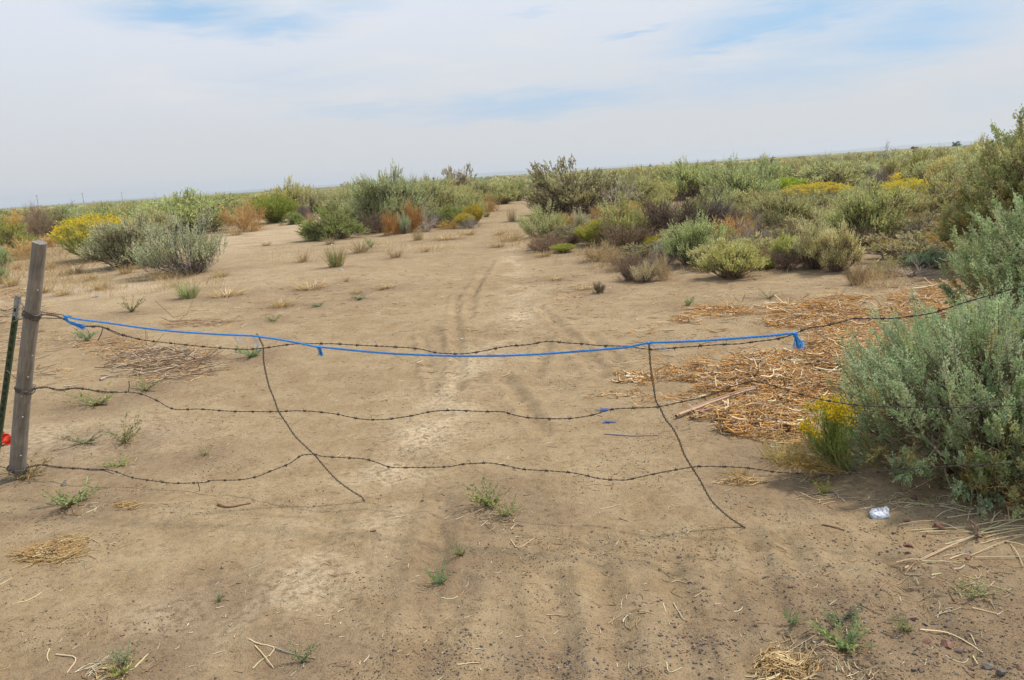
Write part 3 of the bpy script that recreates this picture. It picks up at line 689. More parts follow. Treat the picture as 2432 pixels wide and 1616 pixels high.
 ('sage', 1046, 520, 80, 66, 'soft sagebrush filling in behind the low fresh green bush', (.98, .98, .85), None),
 ('sage', 622, 515, 90, 52, 'pale sagebrush behind the reddish dried shrub', (1.05, 1.05, .85), None),
 ('sage', 745, 508, 80, 54, 'greyish sagebrush behind the sandy gap, beside the pale-topped one', (1.0, .95, .9), None),
 ('sagefine', 270, 560, 120, 64, 'green-grey sagebrush rising just behind the golden rabbitbrush and its neighbour', (.95, 1.03, .85), None),
 ('sage', 520, 530, 110, 60, 'sagebrush filling in behind the wide light green one', (.98, 1.0, .85), None),
 ('sagefine', 1880, 560, 120, 86, 'wide olive sagebrush between the round sagebrush and the cream-green pair', (.92, .9, .75), None),
 ('sage', 2130, 548, 110, 78, 'brownish green sagebrush filling in beside the large round one', (.95, .88, .72), None),
 ('sagefine', 1690, 548, 110, 84, 'grey-green sagebrush behind the dark heap and before the forked one', (.95, .98, .8), None),
 ('sage', 1935, 528, 100, 56, 'dull sagebrush in front of the orange-yellow rabbitbrush', (.95, .92, .78), None),
 ('sagefine', 835, 512, 90, 62, 'pale sagebrush at the very back of the big green bush', (1.0, 1.0, .9), None),
 ('sagefine', 1020, 500, 100, 66, 'tall pale sagebrush at the back of the middle clump', (1.0, 1.0, .88), None),
 ('sage', 1085, 512, 90, 60, 'yellowish sagebrush at the back of the track side', (1.05, 1.0, .8), None),
 ('sage', 960, 545, 80, 60, 'grey sagebrush between the rusty dead shrubs and the broad pale one', (.95, .95, .88), None),
 ('sage', 1520, 496, 100, 60, 'olive sagebrush filling the space behind the round domed one', (.9, .88, .7), None),
 ('dark', 1420, 505, 90, 86, 'second dark gnarled sagebrush, on the far side of the large one', (.98, .96, .85), None),
 ('tuftgreen', 447, 712, 56, 42, 'green grass tuft with a dry straw tail below the spiky sagebrush', (1, 1.1, 1), None),
 ('weedgrey', 312, 744, 54, 40, 'grey-green weed with reddish base alone on the sand behind the blue rope', (1, .9, .9), None),
 ('tallgrass', 1216, 527, 26, 34, 'upright wisp of grass standing in the middle of the track', (.9, .9, .9), None),
 ('tuftgreen', 798, 636, 48, 52, 'tall olive grass tuft alone on the sand below the big green bush', (.95, .9, .8), None),
 ('tuft', 857, 602, 60, 30, 'spreading tan grass tuft in front of the middle clump', (.9, .9, .9), None),
 ('weed', 882, 590, 24, 30, 'pale green sprig beside the spreading tan tuft', (1.1, 1.2, 1.1), None),
 ('tuft', 719, 624, 36, 26, 'thin dry tuft left of the tall olive grass tuft', (1, 1, 1), None),
 ('tuft', 784, 582, 36, 20, 'twiggy dry tuft at the foot of the big green bush', (1, 1, 1.1), None),
 ('tallgrass', 993, 572, 34, 34, 'blond grass tuft in front of the bare pale grey branches', (1, 1, 1), None),
 ('tuft', 939, 614, 40, 20, 'brown flattened tuft on the sand in front of the rusty shrubs', (.8, .75, .8), None),
 ('tallgrass', 1160, 505, 70, 44, 'stand of tall blond grass along the track', (1.05, .95, .7), None),
 ('tallgrass', 1140, 495, 50, 40, 'second stand of tall blond grass, farther along the track', (1.05, .95, .7), None),
 ('tuftgreen', 1156, 516, 20, 14, 'little green tuft at the lip of the track', (1, 1, .8), None),
 ('tan', 1432, 624, 100, 44, 'wide mat of fine tan dead grass in front of the round domed sagebrush', (1.0, 1.0, 1.05), None),
 ('weedgrey', 1826, 712, 40, 26, 'small grey-green tuft in front of the cream-green pair', (1.1, 1.05, 1.1), None),
 ('weedgrey', 855, 714, 50, 16, 'flat grey-green patch on the sand behind the blue rope knot', (.85, .85, .85), None),
 ('weed', 754, 731, 32, 12, 'little green patch beside the flat grey-green one', (.85, .95, 1.0), None),
 ('weed', 650, 766, 32, 12, 'tiny green plant with straw beside the top of the nearer wire stay', (.9, 1, .8), None),
 ('weed', 598, 852, 62, 26, 'fresh green patch under the barbed wire at the nearer stay', (.95, 1.1, 1.1), None),
 ('weed', 212, 812, 56, 28, 'green patch below the twisted end of the top wire', (.85, 1.05, 1.1), None),
 ('weedgrey', 228, 968, 110, 44, 'broad dull green weed under the middle wire near the post', (.95, 1.0, .8), None),
 ('weedgrey', 345, 934, 70, 30, 'faint grey-green weed against the brush pile', (.95, .95, .85), None),
 ('weedgrey', 205, 1062, 84, 36, 'spindly grey weed on the pale dust beside the post', (.9, .9, 1), None),
 ('weedgrey', 300, 1062, 84, 60, 'taller spindly weed with a reddish foot on the pale dust', (1, .95, .9), None),
 ('weed', 175, 1212, 110, 40, 'scraggly green weed mixed with dry stalks near the dark rock', (1, 1, .9), None),
 ('weedgrey', 490, 1085, 36, 22, 'small pale weed above the lowest wire', (1.05, 1, .9), None),
 ('weedgrey', 68, 1148, 110, 44, 'brownish weed growing round the foot of the wooden post', (1.1, .85, .8), None),
 ('weed', 290, 1112, 64, 14, 'flat green weed behind the lowest wire', (1.1, 1.1, .9), None),
 ('weed', 1165, 1215, 84, 52, 'largest bright green weed in the middle of the gateway', (1.1, 1.1, .95), None),
 ('weed', 1205, 1240, 70, 34, 'bright green weed with dry stalks touching the largest one', (1.1, 1.05, .9), None),
 ('weed', 1095, 1325, 38, 26, 'little green weed between the two bright ones in the gateway', (1, 1, .9), None),
 ('weed', 1045, 1398, 54, 44, 'compact emerald weed on the open sand', (.85, 1.1, 1.0), None),
 ('weed', 522, 1432, 18, 24, 'single green sprig on the open sand', (.8, 1, 1), None),
 ('weedgrey', 718, 1586, 60, 56, 'grey-green weed caught in pale stalks at the bottom edge', (.85, .95, .9), None),
 ('weedgrey', 302, 1590, 78, 50, 'bluish green weed beside a bundle of cream stalks at the bottom edge', (.8, .95, 1.05), None),
 ('weed', 288, 1616, 60, 30, 'yellowish weed below the bluish green one', (1.2, 1.1, .7), None),
 ('weed', 2012, 1566, 120, 56, 'sprawling bright green weed beside a mat of straw', (.95, 1.1, .95), None),
 ('weed', 1882, 1492, 40, 34, 'small upright green weed on the tyre-marked sand', (.9, 1.05, 1), None),
 ('weedgrey', 1995, 1502, 92, 50, 'purplish sprawling weed behind the sprawling green one', (.8, .75, .95), None),
 ('weed', 2150, 1508, 46, 30, 'pale green weed near the pinkish stones', (1.1, 1.1, 1.1), None),
 ('weedgrey', 2325, 1435, 100, 30, 'wide thin weed with orange tips below the long straw stalks', (1, 1, .9), None),
 ('weed', 1878, 880, 52, 26, 'green weed growing up through the thick straw mat', (1, 1.15, .7), None),
 ('weedgrey', 1720, 905 + 95, 40, 24, 'weed at the front lip of the straw mat', (.95, 1, .8), None),
 ('weed', 1960, 1180, 46, 30, 'yellow-green weed in the shade of the big sagebrush', (1.1, 1.05, .6), None),
 ('tuft', 1755, 1140, 70, 26, 'blond grass tuft under the lowest wire beside the far stay', (1.05, 1, .9), None),
 ('tuft', 1860, 1112, 130, 66, 'bushy tan grass clump leaning from the small yellow-flowered plant', (.95, .95, .75), None),
 ('weed', 1636, 728, 24, 20, 'green sprig at the back strip of straw', (.9, 1.1, .9), None),
]
for row in PL:
    kind, px, py, w, h, label, tint, mark = row
    if kind.startswith('weed'): w, h = w * 1.1, h * 1.0
    elif not kind.startswith('t') and kind not in ('deadpale',): w, h = w * (1.12 if kind == 'orange' else 1.24), h * 1.08
    put(kind, px, py, w, h, label.replace(' left of ', ' beside '), tint, mark)

# scattered small dry tufts on the sand
def near_thing(px, py):
    best = min(LAND, key=lambda q: (q[0] - px) ** 2 + 4 * (q[1] - py) ** 2)
    return best[2]
TUF = [(27, 682, 36, 38), (40, 641, 24, 22), (119, 641, 32, 26), (179, 652, 46, 26), (215, 668, 54, 22), (298, 652, 50, 28), (390, 664, 70, 30), (523, 660, 40, 22), (149, 704, 36, 22), (103, 698, 34, 26),
       (330, 640, 30, 16), (240, 690, 50, 20), (632, 585, 30, 12), (849, 700, 30, 12), (1290, 612, 50, 12), (1010, 600, 34, 14), (905, 690, 30, 12), (823, 670, 14, 16), (560, 560, 40, 22), (1185, 560, 40, 16),
       (1215, 575, 60, 26), (1180, 590, 50, 14), (1320, 668, 60, 10), (1390, 690, 50, 12), (1110, 560, 50, 12), (1060, 572, 60, 12), (670, 732, 76, 16), (740, 692, 90, 16), (915, 688, 60, 12), (540, 708, 80, 12)]
ORD = ['first', 'second', 'third', 'fourth', 'fifth', 'sixth', 'seventh', 'eighth', 'ninth', 'tenth', 'eleventh', 'twelfth', 'thirteenth', 'fourteenth', 'fifteenth', 'sixteenth', 'seventeenth', 'eighteenth', 'nineteenth', 'twentieth',
       'twenty-first', 'twenty-second', 'twenty-third', 'twenty-fourth', 'twenty-fifth', 'twenty-sixth', 'twenty-seventh', 'twenty-eighth', 'twenty-ninth', 'thirtieth']
def oname(i): return ORD[i] if i < len(ORD) else ORD[-1]
cnt = {}
for (px, py, w, h) in sorted(TUF, key=lambda q: -q[1]):
    b = near_thing(px, py); i = cnt.get(b, 0); cnt[b] = i + 1
    put('tuft', px, py, w * rng.uniform(.8, 1.5), h * rng.uniform(.7, 1.2), f'low dry tuft on sand, {oname(i)} nearest around {b}', (1.05, 1.0, .92))

# ------------------------------------------------------------------ the open scrub: individuals, then the far mass
EDGE = [(-900, 600), (0, 560), (150, 556), (250, 553), (500, 540), (545, 520), (640, 505), (760, 500), (800, 498), (1040, 488), (1150, 470), (1215, 455), (1235, 441), (1255, 441), (1270, 455), (1290, 470), (1350, 480), (1560, 480), (1700, 452), (1850, 452), (2000, 446), (2150, 440), (2300, 470), (2432, 520), (3300, 620)]
EX = [e[0] for e in EDGE]; EY = [e[1] for e in EDGE]
def scatter():
    pts = []
    cell = {}
    def ok(x, y, s):
        for (kx, ky, kr) in KEEP:
            if (x - kx) ** 2 + (y - ky) ** 2 < (kr + .35) ** 2: return False
        gx, gy = int(x // 6), int(y // 6)
        for i in (-1, 0, 1):
            for j in (-1, 0, 1):
                for (qx, qy, qs) in cell.get((gx + i, gy + j), ()):
                    if (x - qx) ** 2 + (y - qy) ** 2 < (.5 * (s + qs)) ** 2: return False
        return True
    N = 60000
    r = np.exp(rng.uniform(math.log(13), math.log(600), N) ) ; a = np.radians(rng.uniform(-40, 40, N))
    order = np.argsort(r)
    for i in order:
        x, y = r[i] * math.sin(a[i]), r[i] * math.cos(a[i])
        px, py, z = project((x, y, 0))
        if py > np.interp(px, EX, EY): continue
        s = np.interp(r[i], [0, 40, 90, 200, 600], [1.5, 1.6, 2.1, 4.2, 14])
        if not ok(x, y, s): continue
        gx, gy = int(x // 6), int(y // 6); cell.setdefault((gx, gy), []).append((x, y, s)); pts.append((r[i], x, y, px, s))
    return pts
PTS = scatter()
inv = [p for p in PTS if -60 < p[3] < 2490]
vis = inv[:300]; visset = set((p[1], p[2]) for p in vis)
far = [p for p in PTS if (p[1], p[2]) not in visset]
KW = [('sage', .34), ('sagefine', .14), ('spiky', .10), ('dark', .15), ('rabbitgreen', .06), ('rabbit', .035), ('green', .05), ('dead', .05), ('tan', .04), ('orange', .035)]
kn = [k for k, _ in KW]; kp = np.array([q for _, q in KW]); kp /= kp.sum()
TONE = {'sage': 'grey-green sagebrush', 'sagefine': 'soft-domed sagebrush', 'spiky': 'spiky sagebrush', 'dark': 'dark olive sagebrush', 'rabbitgreen': 'yellow-green rabbitbrush', 'rabbit': 'flowering rabbitbrush',
        'green': 'fresh green shrub', 'dead': 'grey dead shrub', 'tan': 'straw-coloured dry shrub', 'orange': 'orange dry shrub'}
cnt = {}
for (r, x, y, px, s) in vis:
    kind = kn[rng.choice(len(kn), p=kp)]
    z = float(hgt(np.array([x]), np.array([y]))[0])
    w = s * rng.uniform(.9, 1.35); h = rng.uniform(.8, 1.2) * (1.15 if kind not in ('tan', 'rabbit', 'rabbitgreen') else .65)
    h = min(h, 1.35) * (1.22 if rng.random() < .12 else 1)
    _, py, _ = project((x, y, z))
    b = min(LAND, key=lambda q: abs(q[0] - px))[2]
    key = (kind, b); i = cnt.get(key, 0); cnt[key] = i + 1
    t = rng.normal(1, .09); warm = rng.normal(0, .07)
    place(kind, (x, y, z - .03), w, h, f'{TONE[kind]}, {oname(i)} one back beyond {b}', (t * (1.06 + warm), t * 1.04, t * (.88 - warm)))

FILL = [(1480, 2330, 500, 596, 62, (.30, .62)), (1480, 1960, 575, 640, 10, (.22, .4)), (0, 540, 505, 556, 26, (.5, .8)), (800, 1130, 492, 545, 22, (.35, .7)), (1260, 1480, 520, 590, 14, (.22, .42)), (620, 740, 490, 522, 8, (.5, .8)), (1130, 1260, 462, 480, 6, (.4, .7)), (2150, 2380, 560, 660, 8, (.3, .5))]
FT = {'tan': 'low straw-brown dry growth', 'deadbrown': 'low brown dead brush', 'dead': 'low grey dead brush', 'dark': 'low dull sagebrush', 'sage': 'low grey-green sagebrush', 'orange': 'low orange dry growth', 'rabbitgreen': 'low yellow-green shrub'}
fillcnt = {}
allf = []
for x0, x1, y0, y1, n, hr in FILL:
    tries = 0; done = 0
    while done < n and tries < 4000:
        tries += 1; px, py = rng.uniform(x0, x1), rng.uniform(y0, y1); p = hit(px, py); w = rng.uniform(.8, 1.5)
        if any((p[0] - k[0]) ** 2 + (p[1] - k[1]) ** 2 < (k[2] + w * .22) ** 2 for k in KEEP): continue
        KEEP.append((p[0], p[1], w * .33)); done += 1; allf.append((math.hypot(p[0], p[1]), px, p, w, rng.uniform(*hr)))
for r_, px, p, w, h in sorted(allf, key=lambda q: q[0]):
    kind = ['tan', 'deadbrown', 'dead', 'dark', 'sage', 'orange', 'rabbitgreen'][rng.choice(7, p=[.15, .15, .13, .20, .23, .06, .08])]
    bb = min(LAND, key=lambda q: abs(q[0] - px))[2]; i = fillcnt.get((kind, bb), 0); fillcnt[(kind, bb)] = i + 1
    t = rng.normal(1, .1)
    place(kind, (p[0], p[1], p[2] - .02), w, h, f'{FT[kind]}, {oname(i)} nearest around {bb}', (t * 1.05, t, t * .88))
KEEP += [(q[1], q[2], q[4] * .42) for q in PTS if q[0] < 70]
build_ground()
def far_mass():
    protos = []
    for pal, wgt in (('sage', 5), ('sage', 4), ('dark', 6), ('dark', 3), ('rabbit', .5), ('green', .8)):
        for _ in range(2):
            p = shrub(pal, lobes=16, per=8, m=4, leafL=.13, leafW=.065, sl=(.14, .28), twigs=1, brown=.1, skirt=0, low=.2)
            f = p['foliage'][0]; V = np.concatenate(f.v); C = np.concatenate(f.c)
            protos.append((V.reshape(-1, 4, 3), C.reshape(-1, 4, 3)[:, 0], wgt))
    w = np.array([p[2] for p in protos], float); w /= w.sum()
    g = G(); Vs, Cs = [], []
    for (r, x, y, px, s) in far:
        V, C, _ = protos[rng.choice(len(protos), p=w)]
        n = len(V); keep = n if r < 90 else int(n * .6) if r < 180 else int(n * .4)
        idx = rng.permutation(n)[:keep] if keep < n else np.arange(n)
        V = V[idx]; C = C[idx]
        grow = 1.0 if r < 90 else 1.25 if r < 180 else 1.6
        a = rng.random() * 2 * PI; c_, s_ = math.cos(a), math.sin(a)
        sc = s / 1.45 * rng.uniform(.9, 1.3); sz = rng.uniform(.8, 1.15) * (rng.uniform(1.2, 1.6) if rng.random() < .07 and r > 80 else 1)
        ctr = V.mean(1, keepdims=True); V = ctr + (V - ctr) * grow * np.array([1 / sc ** .0, 1, 1])
        X = V[..., 0] * sc; Y = V[..., 1] * sc; Z = V[..., 2] * sz
        z = float(hgt(np.array([x]), np.array([y]))[0])
        Vs.append(np.stack([X * c_ - Y * s_ + x, X * s_ + Y * c_ + y, Z + z - .02], -1).reshape(-1, 3))
        t = rng.normal(.97, .17); wm = rng.normal(0, .08)
        Cs.append(np.repeat(C * np.array([t * (1.04 + wm), t, t * (.9 - wm)]), 4, 0))
    V = np.concatenate(Vs); C = np.concatenate(Cs); n = len(V) // 4
    g.add(V, np.arange(4 * n).reshape(n, 4), C)
    o = mk('distant_sagebrush', g.mesh('distant_sagebrush'), M_LEAF)
    tag(o, 'endless mass of distant grey-green sagebrush reaching the horizon', 'sagebrush scrub', kind='stuff')
far_mass()

# ------------------------------------------------------------------ hero bushes beside the gate
def hero(px, py, Wm, Hm, name, label, cat, leaf, spires, lv, tint, pal='hero', up=.95, shift=(0, 0), droop=60, low=.1, dry=True):
    p = hit(px, py); d = unit(p[:2]); x, y = p[0] + shift[0], p[1] + shift[1]
    z = float(hgt(np.array([x]), np.array([y]))[0])
    root = empty(name, (x, y, z)); tag(root, label, cat, GROUPS.get(name))
    R, H = Wm / 2, Hm
    br = G(); fo = G(); dr = G()
    nl = 26
    D = dome_dirs(nl, 84); L = .66 + .22 * rng.random(nl)
    P1 = D * L[:, None] * [R, R, H]; P1[:, 2] += .06 * H
    b = rng.normal(0, .05, (nl, 3)); b[:, 2] = -.06
    tr = curve_path(b, P1, 8, rng.normal(0, .07 * R, (nl, 3)) - [0, 0, .05 * H])
    br.tubes(tr, np.linspace(1, .3, 8)[None] * .02 * (R / .7) * (.5 + rng.random((nl, 1))), jit((.20, .16, .12), nl, .2), 5)
    # secondary branches
    n2 = nl * 9; si = rng.integers(0, nl, n2); k = rng.integers(2, 8, n2)
    Q0 = tr[si, k]; o2 = unit(Q0 * [1, 1, .6] + [0, 0, .25]); Q1 = Q0 + unit(o2 + rng.normal(0, .55, (n2, 3))) * R * (.22 + .22 * rng.random((n2, 1)))
    qn = np.linalg.norm(Q1 / [R, R, H], axis=1, keepdims=True); Q1 = np.where(qn > .82, Q1 / qn * .82, Q1); Q1[:, 2] = np.maximum(Q1[:, 2], .03)
    t2 = curve_path(Q0, Q1, 5, rng.normal(0, .02, (n2, 3)))
    br.tubes(t2, np.linspace(1, .4, 5)[None] * .0055 * (R / .7), jit((.27, .22, .17), n2, .25), 4)
    # plumes: each a leading spike with shorter side spikes, set on an uneven dome
    npl = spires // 4; si = rng.integers(0, n2, npl); k = rng.integers(2, 5, npl)
    base = t2[si, k] + rng.normal(0, .05 * R, (npl, 3))
    fr = rng.random(npl) < .72; dz = dome_dirs(npl, 90) * (.62 + .3 * rng.random((npl, 1))) * [R, R, H]; base = np.where(fr[:, None], dz, base)
    rel = base / [R, R, H]; rn = np.linalg.norm(rel, axis=1, keepdims=True)
    az_ = np.arctan2(base[:, 1], base[:, 0])[:, None]
    lump = 1 + .12 * np.sin(az_ * 5 + 1.3 + 3 * rel[:, 2:3]) + .09 * np.sin(az_ * 11 + 5 * rel[:, 2:3])
    tgt = (.50 + .33 * rng.random((npl, 1)) ** .7) * lump
    base = np.where(rn < tgt, base / rn * tgt, base); base = np.where(rn > .92, base / rn * .9, base)
    base[:, 2] = np.maximum(base[:, 2], low * H * (.6 + .8 * rng.random(npl)))
    out = unit(base * [1, 1, .3])
    axd = unit(out * .62 + np.array([0, 0, up]) + rng.normal(0, .16, (npl, 3)))
    PLn = (.13 + .15 * rng.random(npl)) * (R / .8) ** .6
    lowm = base[:, 2] < .30 * H; PLn[lowm] *= .7
    hang = lowm & (rng.random(npl) < .4); axd[hang] = unit(axd[hang] * [1, 1, .1] + [0, 0, -.25])
    back = base - axd * .16 * R - out * .14 * R
    br.tubes(np.stack([back, base, base + axd * PLn[:, None] * .8], 1), np.array([[.004, .003, .0012]]) * (R / .7), jit((.30, .26, .18), npl, .2))
    nsd = 7; pi_ = np.repeat(np.arange(npl), nsd); q = np.tile(np.arange(nsd), npl); tpos = np.where(q == 0, 0.12, .02 + .72 * (q - 1 + rng.random(len(q))) / (nsd - 1))
    sdir = unit(np.cross(axd[pi_], rng.normal(0, 1, (len(q), 3))))
    sb = base[pi_] + axd[pi_] * (PLn[pi_] * tpos)[:, None]
    sdr = np.where((q == 0)[:, None], axd[pi_], unit(axd[pi_] + sdir * (.55 + .2 * rng.random((len(q), 1))) + [0, 0, .15]))
    sl_ = np.where(q == 0, PLn[pi_] * .95, PLn[pi_] * (.46 - .30 * tpos) * (.8 + .4 * rng.random(len(q))))
    ns = len(q); m = lv; si = np.repeat(np.arange(ns), m); tt = ((np.arange(m)[None] + rng.random((ns, m))) / m).ravel()
    keep = (q[si] == 0) | (rng.random(ns * m) < .62); si = si[keep]; tt = tt[keep]; nn = len(si)
    side = unit(np.cross(sdr[si], rng.normal(0, 1, (nn, 3))))
    Pl = sb[si] + sdr[si] * (sl_[si] * tt)[:, None] + side * (leaf * .12)
    Dl = unit(sdr[si] * .95 + side * (.85 - .4 * tt[:, None])); Sd = unit(np.cross(Dl, rng.normal(0, 1, (nn, 3))))
    tp = (1.1 - .45 * tt) * (.7 + .5 * rng.random(nn))
    pc = pick(pal, npl, .10); yel = rng.random(npl) < np.where(base[:, 2] < .3 * H, .28, .03); pc[yel] = jit((.46, .40, .18), yel.sum(), .15)
    fo.leaves(Pl, Dl, Sd, leaf * tp, leaf * .46 * tp, pc[pi_][si] * (1 + rng.normal(0, .10, (nn, 1))))
    # dead twigs and curled dry leaves in the skirt
    nd = 420 if dry else 60
    a = rng.random(nd) * 2 * PI; rr = R * (.25 + .7 * rng.random(nd)); P0 = np.stack([np.cos(a) * rr, np.sin(a) * rr, H * .35 * rng.random(nd)], -1)
    dd = unit(rng.normal(0, 1, (nd, 3)) + unit(P0) * .6 + [0, 0, .1]); Pe = P0 + dd * (.06 + .16 * rng.random((nd, 1))); Pe[:, 2] = np.maximum(Pe[:, 2], .005)
    dr.tubes(curve_path(P0, Pe, 4, rng.normal(0, .015, (nd, 3))), .0016 * (R / .7), jit((.33, .25, .17), nd, .3))
    nl2 = nd * 7; i2 = rng.integers(0, nd, nl2); q = rng.random((nl2, 1)); Pq = P0[i2] * (1 - q) + Pe[i2] * q + rng.normal(0, .01, (nl2, 3))
    Dq = unit(rng.normal(0, 1, (nl2, 3))); Sq = unit(np.cross(Dq, rng.normal(0, 1, (nl2, 3))))
    cc = jit((.42, .27, .11), nl2, .25); gsel = rng.random(nl2) < .35; cc[gsel] = jit((.40, .40, .20), gsel.sum(), .2)
    dr.leaves(Pq, Dq, Sq, leaf * .9, leaf * .3, cc)
    for nm, g_, mt in (('branches', br, M_WOODY), ('foliage', fo, M_LEAF), ('dry_twigs', dr, M_DRY)):
        q = mk(nm, g_.mesh(nm), mt, root); q.color = (*tint, 1)
    return root
hero(2375, 1112, 1.60, .78, 'sagebrush', 'largest silvery green sagebrush, close by the gateway with barbed wires running into it', 'shrub', .0175, 3500, 28, (.98, 1, .86), shift=(.02, .14), low=.06)
hero(2590, 800, 2.0, 1.25, 'sagebrush', 'silvery teal sagebrush with tall spires rising behind the largest one', 'shrub', .030, 2500, 22, (.94, .94, .76), shift=(.0, .25), low=.30, dry=False)
hero(2490, 640, 2.2, 1.85, 'sagebrush', 'tall olive sagebrush with dark trunk reaching above the horizon', 'shrub', .046, 3400, 18, (.95, .82, .55), dry=False, low=.25, shift=(0, .3))
p = hit(2475, 1050)
hero(2560, 1190, .8, .5, 'sagebrush', 'low ragged sagebrush with yellowing leaves at the foot of the largest one', 'shrub', .016, 800, 22, (1.1, 1.0, .75), shift=(-.12, .1))

def flowering_weed():
    p = hit(2000, 1118); root = empty('rabbitbrush', tuple(p)); tag(root, 'small leaning rabbitbrush with yellow flowers against the largest sagebrush', 'shrub', GROUPS['rabbitbrush'])
    n = 130; st = G(); lf = G(); fl = G(); s = mpp(p)
    P0 = rng.normal(0, .035, (n, 3)); P0[:, 2] = 0
    tips = []
    for i in range(n):
        q = rng.random()
        if q < .5: t = (-.06 + rng.normal(0, .04), -.03 + rng.normal(0, .06), .30 + .09 * rng.random())
        elif q < .62: t = (-.20 + rng.normal(0, .03), -.05 + rng.normal(0, .05), .24 + .05 * rng.random())
        else: t = (-.27 + rng.normal(0, .07), -.08 + rng.normal(0, .07), .03 + .14 * rng.random())
        tips.append(t)
    tips = np.array(tips); tr = curve_path(P0, tips, 6, np.stack([-.03 + rng.normal(0, .015, n), rng.normal(0, .02, n), .02 + rng.normal(0, .01, n)], -1))
    hi = tips[:, 2] > .2
    c = np.where(hi[:, None], jit((.33, .34, .10), n, .15), jit((.50, .36, .14), n, .18))
    st.tubes(tr, np.linspace(.0022, .0009, 6)[None], c)
    m = 26; si = np.repeat(np.arange(n), m); tt = (.25 + .75 * rng.random(n * m)) * 4.99; i = tt.astype(int); f = (tt - i)[:, None]
    P = tr[si, i] * (1 - f) + tr[si, i + 1] * f; d = unit(tips[si] - P0[si]); sd_ = unit(np.cross(d, rng.normal(0, 1, P.shape)))
    D = unit(d + sd_ * .6); Sd = unit(np.cross(D, rng.normal(0, 1, P.shape)))
    cl = np.where(hi[si][:, None], jit((.30, .38, .10), len(si), .15), jit((.52, .38, .13), len(si), .2))
    lf.leaves(P, D, Sd, .026, .0045, cl)
    T = tips[hi]; pr = 22; P = np.repeat(T, pr, 0) + rng.normal(0, 1, (len(T) * pr, 3)) * [.016, .016, .010]
    keep = rng.random(len(P)) < .8; P = P[keep]
    D = unit(rng.normal(0, 1, P.shape) + [0, 0, .8]); Sd = unit(np.cross(D, rng.normal(0, 1, P.shape)))
    fl.leaves(P, D, Sd, .011, .009, jit((.66, .46, .02), len(P), .14))
    mk('stems', st.mesh('stems'), M_DRY, root); mk('foliage', lf.mesh('foliage'), M_LEAF, root); mk('flowers', fl.mesh('flowers'), M_LEAF, root)
flowering_weed()

# ------------------------------------------------------------------ fence plane and wires
BL = hit(40, 1135); BR = hit(1772, 1253)
fd = np.array([BR[0] - BL[0], BR[1] - BL[1], 0]); fd = unit(fd); fn = np.array([-fd[1], fd[0], 0])     # fn points away from the camera
def onfence(px, py, off=0.0):
    d = ray(px, py); t = ((np.array([BL[0], BL[1], 0]) + fn * off - CP) @ fn) / (d @ fn)
    return CP + d * t
def catmull(P, per=8):
    P = np.asarray(P, float); P = np.vstack([2 * P[0] - P[1], P, 2 * P[-1] - P[-2]]); out = []
    for i in range(1, len(P) - 2):
        for t in np.arange(per) / per:
            a, b, c, d = P[i - 1], P[i], P[i + 1], P[i + 2]
            out.append(.5 * ((2 * b) + (-a + c) * t + (2 * a - 5 * b + 4 * c - d) * t * t + (-a + 3 * b - 3 * c + d) * t ** 3))
    out.append(P[-2]); return np.array(out)
def resample(P, step):
    s = np.concatenate([[0], np.cumsum(np.linalg.norm(np.diff(P, axis=0), axis=1))]); n = max(3, int(s[-1] / step) + 1)
    t = np.linspace(0, s[-1], n); return np.stack([np.interp(t, s, P[:, k]) for k in range(3)], -1), t
def twist(g, P, strands, r, off, pitch, col, sides=5, step=.006, phase=0, jitc=.12, rscale=None):
    Q, t = resample(P, step); T = np.gradient(Q, axis=0); T = unit(T); A = unit(np.cross(T, np.array([0.05, 0.02, 1.]))); B = np.cross(T, A)
    for k in range(strands):
        a = t / pitch * 2 * PI + phase + k * 2 * PI / strands
        R = Q + off * (A * np.cos(a)[:, None] + B * np.sin(a)[:, None])
        rr = np.full(len(Q), r) if rscale is None else r * np.interp(t / t[-1], *rscale)
        n = len(Q); C = np.asarray(col)[None] * (1 + jitc * (vn(t, t * 0, .09, 5 + k) * 2))[:, None] * np.ones((1, 3))
        g.tubes(R[None], rr[None], C[None], sides)
    return Q, t
def metal(name, rough=.6, metallic=.5):
    m = mat_attr(name, rough, 0, tint=False, spec=.4); 
    for n in m.node_tree.nodes:
        if n.type == 'BSDF_PRINCIPLED': n.inputs['Metallic'].default_value = metallic
    return m
M_WIRE = metal('weathered_wire', .6, .35)
RUST = (.085, .062, .052); GAL = (.16, .145, .13)
TOPW = [(98, 748), (125, 750), (150, 757), (200, 775), (245, 778), (290, 795), (335, 807), (410, 816), (500, 825), (570, 830), (620, 828), (669, 821), (710, 817), (793, 817), (848, 820), (931, 824), (979, 827), (1006, 831), (1034, 838), (1062, 840), (1093, 841), (1117, 839), (1158, 832), (1186, 826), (1213, 822),
        (1244, 820), (1267, 817), (1292, 812), (1318, 812), (1348, 815), (1385, 817), (1422, 821), (1489, 823), (1522, 828), (1555, 830), (1611, 826), (1707, 819), (1755, 817), (1792, 812), (1829, 808), (1859, 802), (1884, 794), (1921, 780), (1955, 775), (2003, 764), (2032, 757), (2106, 757), (2162, 752), (2217, 743), (2291, 719), (2369, 697), (2470, 670)]
